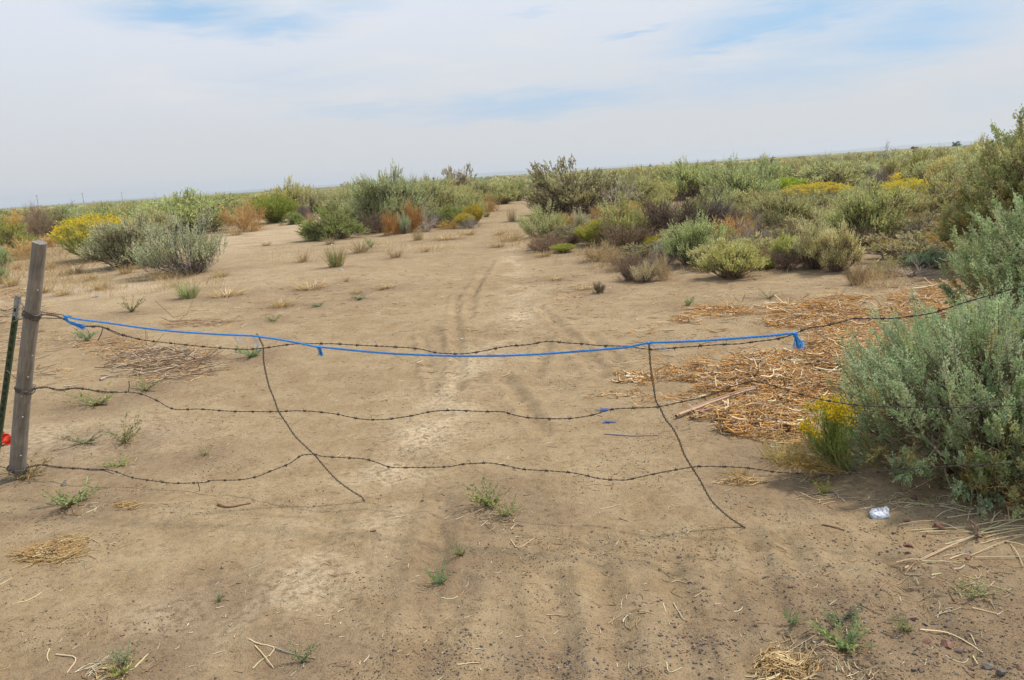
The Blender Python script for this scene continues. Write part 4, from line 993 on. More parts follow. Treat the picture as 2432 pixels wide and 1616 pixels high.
MIDW = [(75, 925), (109, 921), (139, 925), (177, 923), (219, 927), (269, 932), (312, 932), (341, 938), (375, 953), (413, 972), (476, 972), (547, 977), (611, 978), (662, 978), (703, 976), (748, 978), (800, 984), (827, 990), (862, 996), (910, 997), (951, 992), (986, 986), (1013, 980), (1041, 976), (1082, 975), (1151, 978), (1192, 978), (1217, 985),
        (1240, 990), (1263, 993), (1333, 995), (1374, 992), (1407, 986), (1437, 977), (1466, 971), (1522, 969), (1566, 966), (1614, 956), (1674, 943), (1720, 926), (1760, 912), (1792, 906), (1830, 914), (1866, 926), (1932, 945), (1977, 954), (2051, 964), (2180, 968), (2321, 967), (2480, 960)]
BOTW = [(62, 1112), (97, 1105), (122, 1107), (168, 1113), (236, 1115), (269, 1119), (312, 1134), (362, 1142), (413, 1148), (484, 1146), (505, 1141), (568, 1140), (611, 1132), (641, 1120), (686, 1102), (717, 1082), (748, 1080), (765, 1084), (807, 1087), (862, 1090), (893, 1098), (927, 1110), (972, 1111), (1062, 1109), (1099, 1103), (1155, 1100), (1186, 1103),
        (1210, 1108), (1244, 1115), (1292, 1118), (1348, 1122), (1385, 1128), (1422, 1137), (1459, 1140), (1489, 1140), (1526, 1132), (1563, 1124), (1600, 1117), (1644, 1110), (1670, 1108), (1748, 1110), (1792, 1114), (1840, 1121), (1884, 1124), (1951, 1126), (2060, 1122), (2180, 1112), (2400, 1100)]
def barb_mesh():
    g = G(); w = .0011
    for s in (-1, 1):                                   # two wires wrapped twice, four points
        t = np.linspace(0, 4 * PI, 22); x = s * .004 + t / (4 * PI) * .006 - .003
        P = np.stack([x, .0042 * np.cos(t), .0042 * np.sin(t)], -1)
        e0 = P[0] + [0, .003, -.009 * s]; e1 = P[-1] + [0, -.003, .009 * s]
        g.tubes(np.vstack([e0, P, e1])[None], w, np.array(RUST) * 1.0, 4)
    return g.mesh('barb')
BARB = barb_mesh(); BARB.materials.append(M_WIRE)
def wire(pts, label, loop_px, loop_r, extra=()):
    P = catmull([onfence(x, y) for x, y in pts], 6)
    root = empty('barbed_wire', tuple(P[0])); tag(root, label, 'barbed wire', 'barbed wires across the gateway')
    g = G()
    L0 = P - P[0]
    Q, t = twist(g, L0, 2, .0014, .0015, .055, RUST)
    nd = int(.62 / .006)                                  # doubled back near the post
    q = Q[:nd].copy(); q += np.stack([0 * q[:, 0], 0 * q[:, 0], .006 * np.sin(np.arange(nd) * .13)], -1)
    twist(g, q, 2, .0016, .0042, .04, RUST, phase=1)
    for (a, b) in extra:                                   # loose ends
        pa = onfence(*a) - P[0]; pb = onfence(*b) - P[0]
        twist(g, np.array([pa, (pa + pb) / 2 + [.004, 0, 0], pb]), 2, .0015, .0015, .03, RUST)
    o = mk('strand', g.mesh('strand'), M_WIRE, root)
    # wraps round the post
    lg = G(); cpt = post_pt(loop_px[1])
    for k in range(loop_px[2]):
        a = np.linspace(0, 2 * PI * 1.03, 40); tilt = rng.normal(0, .10); rr = loop_r * (1.08 + .05 * k % .12)
        e1 = np.array([1, 0, -post_ax[0] / post_ax[2]]); e1 = unit(e1); e2 = unit(np.cross(post_ax, e1))
        Lp = cpt + e1 * rr * np.cos(a)[:, None] + e2 * rr * np.sin(a)[:, None] + post_ax * ((k - 1.5) * .006 + tilt * .05 * np.cos(a) + .003 * np.sin(3 * a))[:, None]
        twist(lg, Lp - P[0], 1, .0019, 0, .05, GAL if k % 2 else RUST, step=.008)
    tailp = cpt + e1 * loop_r
    twist(lg, np.array([tailp - P[0], (tailp - P[0]) * .4 + [.01, -.02, .004], [0.01, 0, 0]]), 2, .0017, .003, .05, GAL)
    mk('post_loop', lg.mesh('post_loop'), M_WIRE, root)
    s = .16; tl = t[-1]
    while s < tl - .05:
        i = np.searchsorted(t, s); i = min(i, len(Q) - 2); T = Vector(unit(Q[i + 1] - Q[i - 1]))
        b = bpy.data.objects.new('barb', BARB); COL.objects.link(b); b.parent = root; b.location = Q[i]
        b.rotation_mode = 'QUATERNION'
        from mathutils import Quaternion
        b.rotation_quaternion = T.to_track_quat('X', 'Z') @ Quaternion((1, 0, 0), random.random() * 6.28)
        s += .102 * random.uniform(.94, 1.06)
    return root
# gate post
pb = onfence(40, 1140); pt = onfence(91, 575)
post_ax = unit(pt - pb)
def post_pt(py):
    lo, hi_ = 0.0, np.linalg.norm(pt - pb)
    for _ in range(40):
        m_ = (lo + hi_) / 2
        if project(pb + post_ax * m_)[1] > py: lo = m_
        else: hi_ = m_
    return pb + post_ax * lo
def build_post():
    Ln = np.linalg.norm(pt - pb); root = empty('wooden_gate_post', tuple(pb)); tag(root, 'weathered grey leaning wooden gate post holding the barbed wires and blue rope', 'fence post')
    n, k = 40, 70; z = np.linspace(-.12, Ln, k); a = np.arange(n) * 2 * PI / n
    e1 = unit(np.cross(post_ax, [0, 1, 0])); e2 = np.cross(post_ax, e1)
    V = []
    for i, zz in enumerate(z):
        rad = np.interp(zz, [-.12, 0, Ln * .5, Ln], [.047, .045, .041, .036])
        rr = rad * (1 + .05 * vn(a * 2, np.full(n, zz * 4), .8, 12) + .05 * vn(np.cos(a) * 3 + 9, np.sin(a) * 3, .35, 13))
        for (ka, kz) in ((4.4, .62), (4.9, .62), (4.6, .38), (4.2, .95), (5.0, 1.1)):
            rr += .004 * np.exp(-((a - ka) / .16) ** 2 - ((zz - kz) / .016) ** 2)
        bend = e1 * .008 * math.sin(zz * 3.0)
        top = post_ax * (.006 * vn(a * 3, a * 0, .8, 14))[:, None] * (i == k - 1)
        V.append(e1 * (rr * np.cos(a))[:, None] + e2 * (rr * np.sin(a))[:, None] + post_ax * zz + bend + top)
    V = np.concatenate(V); i = np.arange(k - 1)[:, None] * n; j = np.arange(n)[None]; j2 = (j + 1) % n
    q = np.stack([i + j, i + j2, i + n + j2, i + n + j], -1).reshape(-1, 4)
    g = G(); g.add(V, q, (.3, .27, .23))
    c = V[-n:].mean(0) - post_ax * .003
    g.add(np.vstack([V[-n:] + post_ax * 0, c[None]]), np.stack([np.full(n, n), np.arange(n), (np.arange(n) + 1) % n], -1), (.3, .27, .23))
    m = bpy.data.materials.new('weathered_wood'); m.use_nodes = True; t = NT(m.node_tree); b = t.nt.nodes['Principled BSDF']
    tc = t.n('ShaderNodeTexCoord'); mp = t.n('ShaderNodeMapping'); t.l(tc.outputs['Object'], mp.inputs[0]); mp.vector_type = 'TEXTURE'; mp.inputs['Scale'].default_value = (1, 1, 22)
    mp.inputs['Rotation'].default_value = (0, math.atan2(post_ax[0], post_ax[2]), 0)
    n1 = t.noise(mp.outputs[0], 90, 6, .65, .4); n2 = t.noise(tc.outputs['Object'], 9, 4, .6); n3 = t.noise(mp.outputs[0], 260, 3, .6)
    c1 = t.ramp(n1, [(.25, (.11, .098, .082)), (.42, (.215, .195, .165)), (.6, (.285, .26, .225)), (.85, (.37, .34, .30))])
    c1 = t.mix(1, c1, t.ramp(n2, [(.3, (.72, .70, .68)), (.7, (1.12, 1.08, 1.02))]), 'MULTIPLY')
    t.l(c1, b.inputs['Base Color']); b.inputs['Roughness'].default_value = .9
    bp = t.n('ShaderNodeBump'); bp.inputs['Strength'].default_value = .8; bp.inputs['Distance'].default_value = .006; t.l(t.m('ADD', n1, t.m('MULTIPLY', n3, .4)), bp.inputs['Height']); t.l(bp.outputs[0], b.inputs['Normal'])
    mk('timber', g.mesh('timber', True), m, root)
    # nails / pale knots
    for (hz, aa) in ((.40, 0.35), (.40, -.5), (.24, .3), (.72, .3), (.95, 0.1), (1.18, .2), (.60, .55), (.83, -.2), (1.29, .35), (1.29, -.3)):
        zz = Ln - hz * Ln / 1.35; rad = np.interp(zz, [0, Ln], [.0445, .035]) * .99
        vd = unit(np.array([CP[0] - pb[0], CP[1] - pb[1], 0])); sd2 = np.cross([0, 0, 1], vd)
        dr_ = unit(vd * math.cos(aa) + sd2 * math.sin(aa)); dr_ = unit(dr_ - post_ax * (dr_ @ post_ax))
        u = unit(np.cross(dr_, post_ax)); g2 = G(); a2 = np.arange(8) * PI / 4
        c0 = post_ax * zz + dr_ * rad + e1 * .008 * math.sin(zz * 3.0)
        ring = [c0 - dr_ * .006 + (u * np.cos(a2)[:, None] + post_ax * np.sin(a2)[:, None]) * .006, c0 + dr_ * .003 + (u * np.cos(a2)[:, None] + post_ax * np.sin(a2)[:, None]) * .0045, np.repeat((c0 + dr_ * .005)[None], 8, 0)]
        V2 = np.concatenate(ring); f = []
        for r_ in range(2):
            for j in range(8): f.append([r_ * 8 + j, r_ * 8 + (j + 1) % 8, r_ * 8 + 8 + (j + 1) % 8, r_ * 8 + 8 + j])
        g2.add(V2, f, (.52, .48, .42)); mk('knot', g2.mesh('knot', True), M_STONE, root)
build_post()
wire(TOPW, 'rusty barbed wire strung highest across the gateway, tangled with the blue rope', (88, 750, 7), .041, extra=[((245, 778), (232, 810)), ((150, 757), (90, 755)), ((170, 752), (100, 742))])
wire(MIDW, 'rusty barbed wire sagging at middle height across the gateway', (70, 925, 5), .045, extra=[((66, 935), (68, 958)), ((305, 932), (306, 905))])
wire(BOTW, 'rusty barbed wire hanging lowest, just above the sand', (48, 1112, 4), .048, extra=[((20, 1113), (-60, 1095)), ((470, 1146), (474, 1175)), ((46, 1121), (-60, 1135)), ((236, 1115), (270, 1126))])

def stay(pts, label):
    P = catmull([onfence(x, y, -.006) for x, y in pts], 6); P[-1][2] = min(P[-1][2], float(hgt(P[-1][:1], P[-1][1:2])[0]) + .002)
    g = G(); twist(g, P - P[0], 2, .0021, .0030, .05, (.095, .072, .06), step=.005)
    o = mk('wire_stay', g.mesh('wire_stay'), M_WIRE); o.location = P[0]; tag(o, label, 'wire stay', 'twisted wire stays between the barbed wires')
stay([(610, 793), (618, 808), (625, 824), (626, 855), (632, 890), (640, 920), (652, 950), (662, 978), (680, 1005), (700, 1035), (725, 1060), (748, 1082), (770, 1108), (800, 1140), (835, 1166), (865, 1184)], 'twisted wire stay nearer the wooden post, slanting down to the sand')
stay([(1541, 815), (1543, 845), (1546, 880), (1552, 915), (1557, 950), (1568, 970), (1580, 995), (1598, 1018), (1612, 1045), (1625, 1080), (1644, 1112), (1662, 1140), (1675, 1165), (1690, 1190), (1715, 1215), (1740, 1235), (1770, 1254)], 'twisted wire stay nearer the straw mat, slanting down to the sand')

def build_rope():
    pts = [(156, 752), (189, 759), (253, 767), (337, 779), (421, 788), (530, 795), (600, 798), (614, 800), (645, 804), (703, 814), (752, 824), (786, 827), (876, 836), (944, 841), (1048, 845), (1117, 846), (1200, 845), (1274, 842), (1348, 837), (1422, 831), (1489, 825), (1540, 815), (1588, 813), (1662, 810), (1736, 805), (1840, 797), (1870, 793), (1886, 794)]
    P = catmull([onfence(x, y, -.012) for x, y in pts], 6); root = empty('blue_rope', tuple(P[0])); tag(root, 'bright blue plastic rope tied across the gateway beside the top wire', 'rope')
    B = (.025, .26, .70); g = G(); twist(g, P - P[0], 3, .0028, .0026, .045, B, sides=6, step=.006, jitc=.25)
    m = mat_attr('blue_plastic_rope', .45, 0, tint=False, spec=.5)
    mk('cord', g.mesh('cord', True), m, root)
    def knot(px, py, r):
        g = G(); c = onfence(px, py, -.012) - P[0]; t = np.linspace(0, 2 * PI, 60)
        K = c + np.stack([np.sin(t) + 2 * np.sin(2 * t), -np.sin(3 * t), np.cos(t) - 2 * np.cos(2 * t)], -1) * r / 3
        twist(g, K, 2, .0028, .002, .03, B, sides=5, step=.003); mk('knot', g.mesh('knot', True), m, root)
    def tail(pts, n, flare, r=.0011):
        Q = np.array([onfence(x, y, -.014) for x, y in pts]) - P[0]; g = G(); Q, _ = resample(catmull(Q, 5), .01); k = len(Q)
        D = rng.normal(0, 1, (n, 3)) * flare; t = np.linspace(0, 1, k)
        F_ = Q[None] + D[:, None] * (t ** 2)[None, :, None] + rng.normal(0, .003, (n, 1, 3))
        g.tubes(F_, r, jit((.05, .32, .72), n, .2)); mk('frayed_end', g.mesh('frayed_end'), m, root)
    knot(155, 753, .010); knot(757, 826, .008); knot(1888, 795, .010); knot(1541, 816, .006)
    tail([(155, 753), (164, 766), (180, 771), (198, 778)], 46, .008, .0015)
    tail([(757, 827), (761, 834), (763, 842)], 34, .006, .0015)
    tail([(1888, 795), (1894, 808), (1899, 821)], 70, .011, .0016)
    tail([(600, 800), (612, 812), (618, 826)], 5, .02, .0006); tail([(1540, 818), (1565, 828), (1580, 834)], 5, .02, .0006); tail([(556, 796), (562, 808), (568, 822)], 5, .02, .0006)
build_rope()

def build_tpost():
    b = onfence(-16, 1120, .22); t = onfence(41, 703, .22); ax = unit(t - b); L = np.linalg.norm(t - b)
    root = empty('steel_fence_post', tuple(b)); tag(root, 'dark green studded steel fence post with pale tip behind the wooden post', 'fence post')
    e1 = unit(np.cross(ax, fn)); e2 = unit(np.cross(e1, ax)); e2 = e2 if e2 @ (CP - b) > 0 else -e2
    prof = np.array([(-.018, .0), (.018, .0), (.018, -.004), (.002, -.004), (.002, -.030), (-.002, -.030), (-.002, -.004), (-.018, -.004)])
    def ext(z0, z1, c, nm):
        g = G(); V = [e1 * x + e2 * y + ax * z for z in (z0, z1) for x, y in prof]; f = [[i, (i + 1) % 8, 8 + (i + 1) % 8, 8 + i] for i in range(8)]
        g.add(V, f, c); g.add([V[8], V[9], V[10], V[15]], [[0, 1, 2, 3]], c); g.add([V[11], V[12], V[13], V[14]], [[0, 1, 2, 3]], c)
        mk(nm, g.mesh(nm), M_STONE, root)
    ext(-.2, L * .88, (.062, .085, .045), 'post_shaft'); ext(L * .88 + .0005, L, (.30, .30, .27), 'painted_tip')
    g = G(); z = .1
    while z < L - .05:
        g2 = [e1 * x + e2 * y + ax * (z + q) for q, s in ((-.010, 1), (.010, 1)) for x, y in ((-.005, .0), (.005, .0), (.004, .008), (-.004, .008))]
        g.add(g2, [[0, 1, 5, 4], [1, 2, 6, 5], [2, 3, 7, 6], [3, 0, 4, 7], [0, 3, 2, 1], [4, 5, 6, 7]], (.055, .075, .04)); z += .052
    mk('studs', g.mesh('studs'), M_STONE, root)
    for (py, post_py, nm) in ((706, 752, 1), (760, 757, 2), (870, 925, 1)):
        q = post_pt(post_py); d = None
        tgt = b + ax * np.interp(py, [703, 1120], [L, 0]); g3 = G()
        P = catmull([tgt + e2 * .008, tgt * .5 + q * .5 + [0, 0, -.02 + .03 * random.random()], q + unit(tgt - q) * .035], 8)
        twist(g3, P - b, 2, .0016, .003, .04, (.12, .10, .085)); mk('tie_wire', g3.mesh('tie_wire'), M_WIRE, root)
build_tpost()

def build_flag():
    p = hit(6, 1058); g = G(); n = 18; s = mpp(p)
    u = np.linspace(-1, 1, n); U, Vv = np.meshgrid(u, u); X = U * .085; Z = .012 + .05 * (Vv + 1) * .9 * (.6 + .5 * vn(U, Vv, .5, 3)) ; Y = .03 * vn(U * 2, Vv * 2, .6, 8) + .03 * Vv + .015 * np.sin(U * 9)
    X = X + .012 * vn(U, Vv, .3, 17) + .03 * Vv
    Z = Z + .012 * np.sin(U * 7 + Vv * 3)
    V = np.stack([X, Y, Z], -1).reshape(-1, 3); i = np.arange(n - 1)[:, None] * n; j = np.arange(n - 1)[None]
    g.add(V, np.stack([i + j, i + j + 1, i + n + j + 1, i + n + j], -1).reshape(-1, 4), (.80, .085, .045))
    o = mk('red_plastic_scrap', g.mesh('red_plastic_scrap', True), M_LEAF); o.location = p; so_ = o.modifiers.new('th', 'SOLIDIFY'); so_.thickness = .0015
    tag(o, 'crumpled red plastic scrap lying behind the foot of the wooden post', 'plastic scrap')
build_flag()

# ------------------------------------------------------------------ stones and litter
def stone(px, py, w, col, label, name='stone', sq=.62, flatn=1.0, seed=0, cat='stone'):
    p = hit(px, py); s = mpp(p) * w / 2
    import bmesh
    bm = bmesh.new(); bmesh.ops.create_icosphere(bm, subdivisions=3, radius=1.1); col = tuple(.62 * v + .38 * w for v, w in zip(col, (.27, .19, .12))) if max(col) < .5 else col
    r = np.random.default_rng(int(px * 7 + py)); cuts = [(unit(r.normal(0, 1, 3)), r.uniform(.42, .78)) for _ in range(11)]
    el = r.uniform(.7, 1.0)
    for v in bm.verts:
        c = np.array(v.co)
        for nrm, d in cuts:
            q = c @ nrm
            if q > d: c = c - nrm * (q - d) * .99
        c = c * (1 + .07 * float(vn(np.array([c[0] + c[2]]), np.array([c[1] - c[2]]), .25, 3)[0])) * [1, el, sq]
        v.co = c
    me = bpy.data.meshes.new(name); bm.to_mesh(me); bm.free()
    at = me.color_attributes.new('Col', 'FLOAT_COLOR', 'POINT'); at.data.foreach_set('color', np.tile(np.array([*col, 1], np.float32), len(me.vertices)))
    o = mk(name, me, M_STONE); o.scale = (s, s, s); o.rotation_euler = (r.normal(0, .2), r.normal(0, .2), r.random() * 6)
    o.location = (p[0], p[1] + s * .5, p[2] + s * sq * .22); tag(o, label, cat, 'stones and clods on the sand'); return o
RED = (.20, .075, .055); PUR = (.16, .105, .10); GRY = (.20, .19, .18); BLU = (.17, .19, .20); PNK = (.34, .20, .165); SOIL = (.28, .19, .12)
ST = [(147, 1156, 22, (.11, .105, .11), 'dark grey rock near the foot of the wooden post'), (2240, 1258, 40, RED, 'largest brick-red stone under the long straw stalks'), (2153, 1240, 18, RED, 'dark red stone beside the tips of the straw stalks'),
      (2162, 1302, 26, (.17, .05, .045), 'oval dark red stone in the open between straw stalks and green weed'), (2160, 1316, 16, RED, 'small red stone just in front of the oval one'), (2196, 1276, 16, RED, 'red stone under the lower straw stalks'),
      (2302, 1330, 20, (.27, .12, .085), 'rounded rust-red stone at the lower edge of the straw stalks'), (2269, 1289, 12, GRY, 'small grey stone inside the fan of straw stalks'), (2304, 1314, 18, GRY, 'grey stone behind the rounded rust-red one'),
      (1879, 1396, 14, RED, 'lone red stone between tyre tracks'), (2167, 1474, 26, PNK, 'pinkish stone behind the pale green weed'), (2257, 1474, 20, BLU, 'bluish flat stone beside the pinkish one'), (2199, 1487, 20, BLU, 'blue-grey stone just in front of the pinkish one'),
      (2251, 1540, 36, (.27, .115, .09), 'big faded red stone near the bottom corner'), (2283, 1551, 26, PUR, 'purplish stone touching the big faded red one'), (2202, 1528, 22, RED, 'knobbly red stone behind the curved dry stalk'),
      (2192, 1596, 26, PUR, 'purplish pink stone at the bottom edge'), (2171, 1594, 20, (.1, .07, .08), 'dark stone touching the purplish pink one'), (2307, 1592, 18, RED, 'small red stone at the bottom edge'),
      (2353, 1588, 28, GRY, 'grey-brown stone near the bottom corner'), (2381, 1606, 32, (.12, .12, .125), 'slate grey stone in the bottom corner'), (2426, 1592, 22, RED, 'red stone in the bottom corner'), (2125, 1268, 13, GRY, 'little grey stone in front of the white flake'),
      (2176, 1190, 28, (.15, .06, .06), 'maroon stone at the shaded foot of the largest sagebrush'), (2272, 1192, 20, RED, 'red stone at the shaded foot of the largest sagebrush'), (1649, 1540, 18, PNK, 'smooth pink stone on grey gravel at the bottom'),
      (1310, 1568, 16, (.24, .11, .075), 'round brown stone on gravel at the bottom'), (1616, 1325, 14, PNK, 'small pink stone beneath the end of the stay'), (1642, 1386, 13, (.3, .15, .11), 'reddish stone beside the bent cream stalks'), (1671, 1374, 10, PNK, 'tiny pink stone near the reddish one'),
      (1228, 1284, 10, (.25, .13, .09), 'tiny brown stone above the curved cream twig'), (886, 1264, 22, SOIL, 'clod of pale earth with a shadowed side in the gateway'), (1003, 1192, 9, (.15, .09, .07), 'tiny dark pebble near the end of the first stay'),
      (1163, 1294, 12, PNK, 'small pink clod below the green weeds'), (288, 1512, 20, (.33, .2, .15), 'pinkish clod above the cracked crust'), (529, 1349, 18, SOIL, 'earth clod on the open sand'), (566, 1387, 18, SOIL, 'earth clod beside another on the open sand'),
      (239, 1476, 9, RED, 'tiny red pebble above the pinkish clod'), (1097, 806, 8, (.8, .8, .82), 'tiny bright white pebble in the tyre track'), (787, 583, 9, (.55, .55, .53), 'small white stone at the foot of the big green bush'), (809, 643, 11, (.6, .6, .58), 'white stone at the foot of the olive grass tuft'),
      (1810, 1090, 9, (.08, .07, .07), 'small black stone near the tan grass clump'), (1512, 760, 9, (.75, .7, .6), 'pale chip on the sand behind the far stay')]
for q in ST: stone(*q)
for k in range(26):
    px, py = rng.uniform(1500, 2420), rng.uniform(1330, 1612)
    col = [RED, PUR, GRY, PNK, BLU][rng.integers(5)]
# white flaky slab
def slab():
    p = hit(2085, 1222); g = G(); s = mpp(p)
    out = np.array([(-26, 6), (-24, 14), (-8, 17), (2, 16), (16, 18), (19, 8), (27, 0), (26, -8), (12, -9), (0, -6), (-12, -4), (-20, 0)], float); n = len(out)
    x = out[:, 0] * s; y = -out[:, 1] * s * 1.55
    top = np.stack([x, y, .012 + .004 * np.sin(np.arange(n) * 2.1) + (y - y.min()) * .14], -1); bot = top.copy(); bot[:, :2] *= .96; bot[:, 2] = -.004
    c = top.mean(0) + [0, 0, .004]
    mid = (top + c) / 2 + rng.normal(0, .0022, (n, 3))
    V = np.vstack([bot, top, mid, c[None]]); f4 = []; f3 = []
    for i in range(n):
        j = (i + 1) % n; f4 += [[i, j, n + j, n + i], [n + i, n + j, 2 * n + j, 2 * n + i]]; f3.append([2 * n + i, 2 * n + j, 3 * n])
    g.add(V, f4, (.72, .72, .74)); g.f.append(np.array(f3))
    m = bpy.data.materials.new('flaking_white'); m.use_nodes = True; t = NT(m.node_tree); b = t.nt.nodes['Principled BSDF']; tc = t.n('ShaderNodeTexCoord')
    nz = t.noise(tc.outputs['Object'], 70, 5, .6); t.l(t.ramp(nz, [(.38, (.16, .15, .17)), (.48, (.62, .62, .66)), (.7, (.85, .85, .87))]), b.inputs['Base Color']); b.inputs['Roughness'].default_value = .8
    o = mk('white_slab', g.mesh('white_slab'), m); o.location = p; tag(o, 'flat white flaking slab with dark mottling in front of the largest sagebrush', 'slab')
slab()

def strands(g, pts_px, n, L, r, cols, h=.01, dirn=None, spread=1.0, bend=.15, wts=None, k=4, tilt=0.0, patchy=None):
    """dry stalks scattered in an ellipse of the ground (cx,cy,rx,ry in photo pixels)"""
    cx, cy, rx, ry = pts_px
    c = hit(cx, cy); e = hit(cx + rx, cy); f = hit(cx, cy - ry)
    ux = (e - c); uy = (f - c)
    a = rng.random(n) * 2 * PI; q = np.sqrt(rng.random(n)) * (1 + .15 * rng.normal(0, 1, n))
    P = c[None] + ux[None] * (q * np.cos(a))[:, None] + uy[None] * (q * np.sin(a))[:, None]
    if patchy is not None:
        P = P[(vn(P[:, 0], P[:, 1], .33, 81) + .5 * vn(P[:, 0], P[:, 1], .11, 82) > patchy)]; n = len(P); q = rng.random(n)
    th = (rng.random(n) * PI if dirn is None else dirn + rng.normal(0, spread, n))
    Ln = L * (.4 + 1.0 * rng.random(n))
    d = np.stack([np.cos(th), np.sin(th), np.where(rng.random(n) < tilt, rng.normal(0, .9, n), rng.normal(0, .12, n))], -1); sd_ = np.stack([-np.sin(th), np.cos(th), 0 * th], -1)
    t = np.linspace(-.5, .5, k)
    B = rng.normal(0, bend, n)
    Q = P[:, None] + d[:, None] * (Ln[:, None] * t[None])[..., None] + sd_[:, None] * ((B * Ln)[:, None] * (t ** 2 * 4 - 1)[None])[..., None]
    kink = rng.random(n) < .3
    Q[kink, -1] += rng.normal(0, .25, (kink.sum(), 3)) * Ln[kink][:, None] * [1, 1, .2]
    z = hgt(Q[..., 0], Q[..., 1]); lift = h * rng.random(n) ** 1.3 * np.clip(1.1 - q, .05, 1)
    Q[..., 2] = z + np.abs(Q[..., 2] - P[:, None, 2]) * .5 + lift[:, None] + r
    cols = np.asarray(cols); ci = rng.choice(len(cols), n, p=wts)
    C = cols[ci] * (1 + rng.normal(0, .16, (n, 1))).clip(.5, 1.5)
    R = r * (.5 + .9 * rng.random(n))
    g.tubes(Q, R[:, None] * np.array([[1, 1.05, .9, .6]])[:, :k], C)
STRAW = [(.74, .41, .14), (.62, .32, .10), (.80, .55, .27), (.90, .74, .50), (.36, .21, .10), (.54, .41, .27)]
WT = [.28, .22, .16, .06, .16, .12]
def build_straw():
    g = G()
    for e, n, L, h in [((1850, 885, 210, 42), 3600, .17, .075), ((1960, 850, 170, 34), 2400, .17, .075), ((1760, 905, 130, 34), 1300, .15, .05), ((1800, 1000, 110, 30), 1600, .15, .06), ((1860, 960, 120, 40), 1500, .16, .05),
                       ((2050, 800, 120, 20), 900, .16, .04), ((1960, 765, 150, 14), 700, .18, .03), ((2060, 725, 150, 16), 1200, .22, .06), ((1930, 745, 100, 12), 600, .2, .04), ((1790, 735, 150, 8), 420, .2, .03), ((1650, 760, 50, 8), 320, .2, .05), ((1700, 742, 90, 8), 260, .18, .03),
                       ((1650, 880, 90, 26), 320, .12, .02), ((1500, 898, 55, 10), 260, .10, .02), ((1590, 925, 90, 30), 170, .10, .01), ((1700, 990, 60, 16), 120, .12, .01), ((1900, 1040, 90, 16), 120, .12, .01), ((2120, 770, 80, 30), 400, .16, .03),
                       ((1450, 955, 60, 22), 60, .08, .01), ((1560, 780, 160, 16), 70, .12, .01), ((1350, 700, 40, 24), 50, .10, .02), ((1680, 860, 160, 14), 180, .14, .01), ((2180, 735, 120, 26), 1200, .2, .05), ((2130, 850, 60, 40), 500, .16, .04), ((2260, 690, 100, 18), 600, .2, .04)]:
        strands(g, e, n, L * .8, .0030, STRAW, h * 1.3, dirn=.15, spread=1.2, bend=.35, wts=WT, tilt=.22, patchy=-.14); strands(g, (e[0], e[1], e[2] * 1.2, e[3] * 1.25), n, L * .35, .0013, STRAW, h * .6, dirn=.15, spread=1.4, bend=.2, wts=WT, patchy=-.12); strands(g, e, n // 22, L * 1.0, .0062, [(.84, .68, .45), (.76, .54, .30)], h * 1.3, dirn=.2, spread=1.2, bend=.3, tilt=.5, patchy=-.1)
    o = mk('straw_mat', g.mesh('straw_mat'), M_DRY); tag(o, 'thick mat of orange-brown dead straw and shredded stalks on the sand', 'straw', kind='stuff')
    g = G()                                              # loose pale chips and bits all over the gateway
    PC = [(.66, .52, .32), (.74, .64, .45), (.52, .36, .18), (.40, .26, .14)]
    strands(g, (1216, 1330, 1450, 330), 1000, .026, .0012, PC, .0, bend=.08)
    strands(g, (1600, 1450, 900, 200), 420, .03, .0013, PC, .0, bend=.1)
    strands(g, (400, 1400, 500, 240), 260, .03, .0013, PC, .0, bend=.1)
    strands(g, (1216, 950, 1300, 150), 1000, .045, .0016, PC, .0, bend=.1)
    strands(g, (1216, 720, 1200, 80), 900, .12, .0028, PC + [(.55, .33, .12)], .01, bend=.2)
    for e, n in [((2230, 1380, 180, 60), 120), ((1900, 1560, 70, 60), 60), ((2020, 1600, 80, 20), 60), ((1190, 1240, 40, 22), 50), ((250, 1590, 60, 25), 60), ((180, 1205, 60, 20), 40), ((2300, 1190, 160, 20), 260), ((1950, 1185, 70, 20), 50), ((2120, 1190, 90, 16), 80), ((1930, 1120, 60, 26), 160), ((1500, 1450, 60, 40), 14)]:
        strands(g, e, n, .06, .0014, PC, .008, bend=.1)
    o = mk('straw_chips', g.mesh('straw_chips'), M_DRY); tag(o, 'small pale straw chips strewn over the open sand', 'straw chips', kind='stuff')
    g = G()                                              # grass litter and dry stems between the bushes
    n = 60000; r = np.exp(rng.uniform(math.log(11), math.log(60), n)); a = np.radians(rng.uniform(-37, 37, n)); x = r * np.sin(a); y = r * np.cos(a)
    q = np.array([project((x[i], y[i], 0))[:2] for i in range(n)]); lim = np.interp(q[:, 0], EX, EY) + np.interp(q[:, 0], [0, 500, 560, 1100, 1230, 1290, 1700, 2432], [110, 100, 14, 30, 10, 40, 70, 60])
    m = (q[:, 1] < lim) & (vn(x, y, 1.3, 55) > -.08); x, y, r = x[m], y[m], r[m]; n = len(x)
    z = hgt(x, y); P0 = np.stack([x, y, z], -1); d = unit(rng.normal(0, .45, (n, 3)) + [0, 0, .8]); L = (.05 + .16 * rng.random(n)); 
    d2 = unit(d + rng.normal(0, .4, (n, 3)) * [1, 1, .3])
    P = np.stack([P0, P0 + d * L[:, None] * .55, P0 + d * L[:, None] * .55 + d2 * L[:, None] * .5], 1)
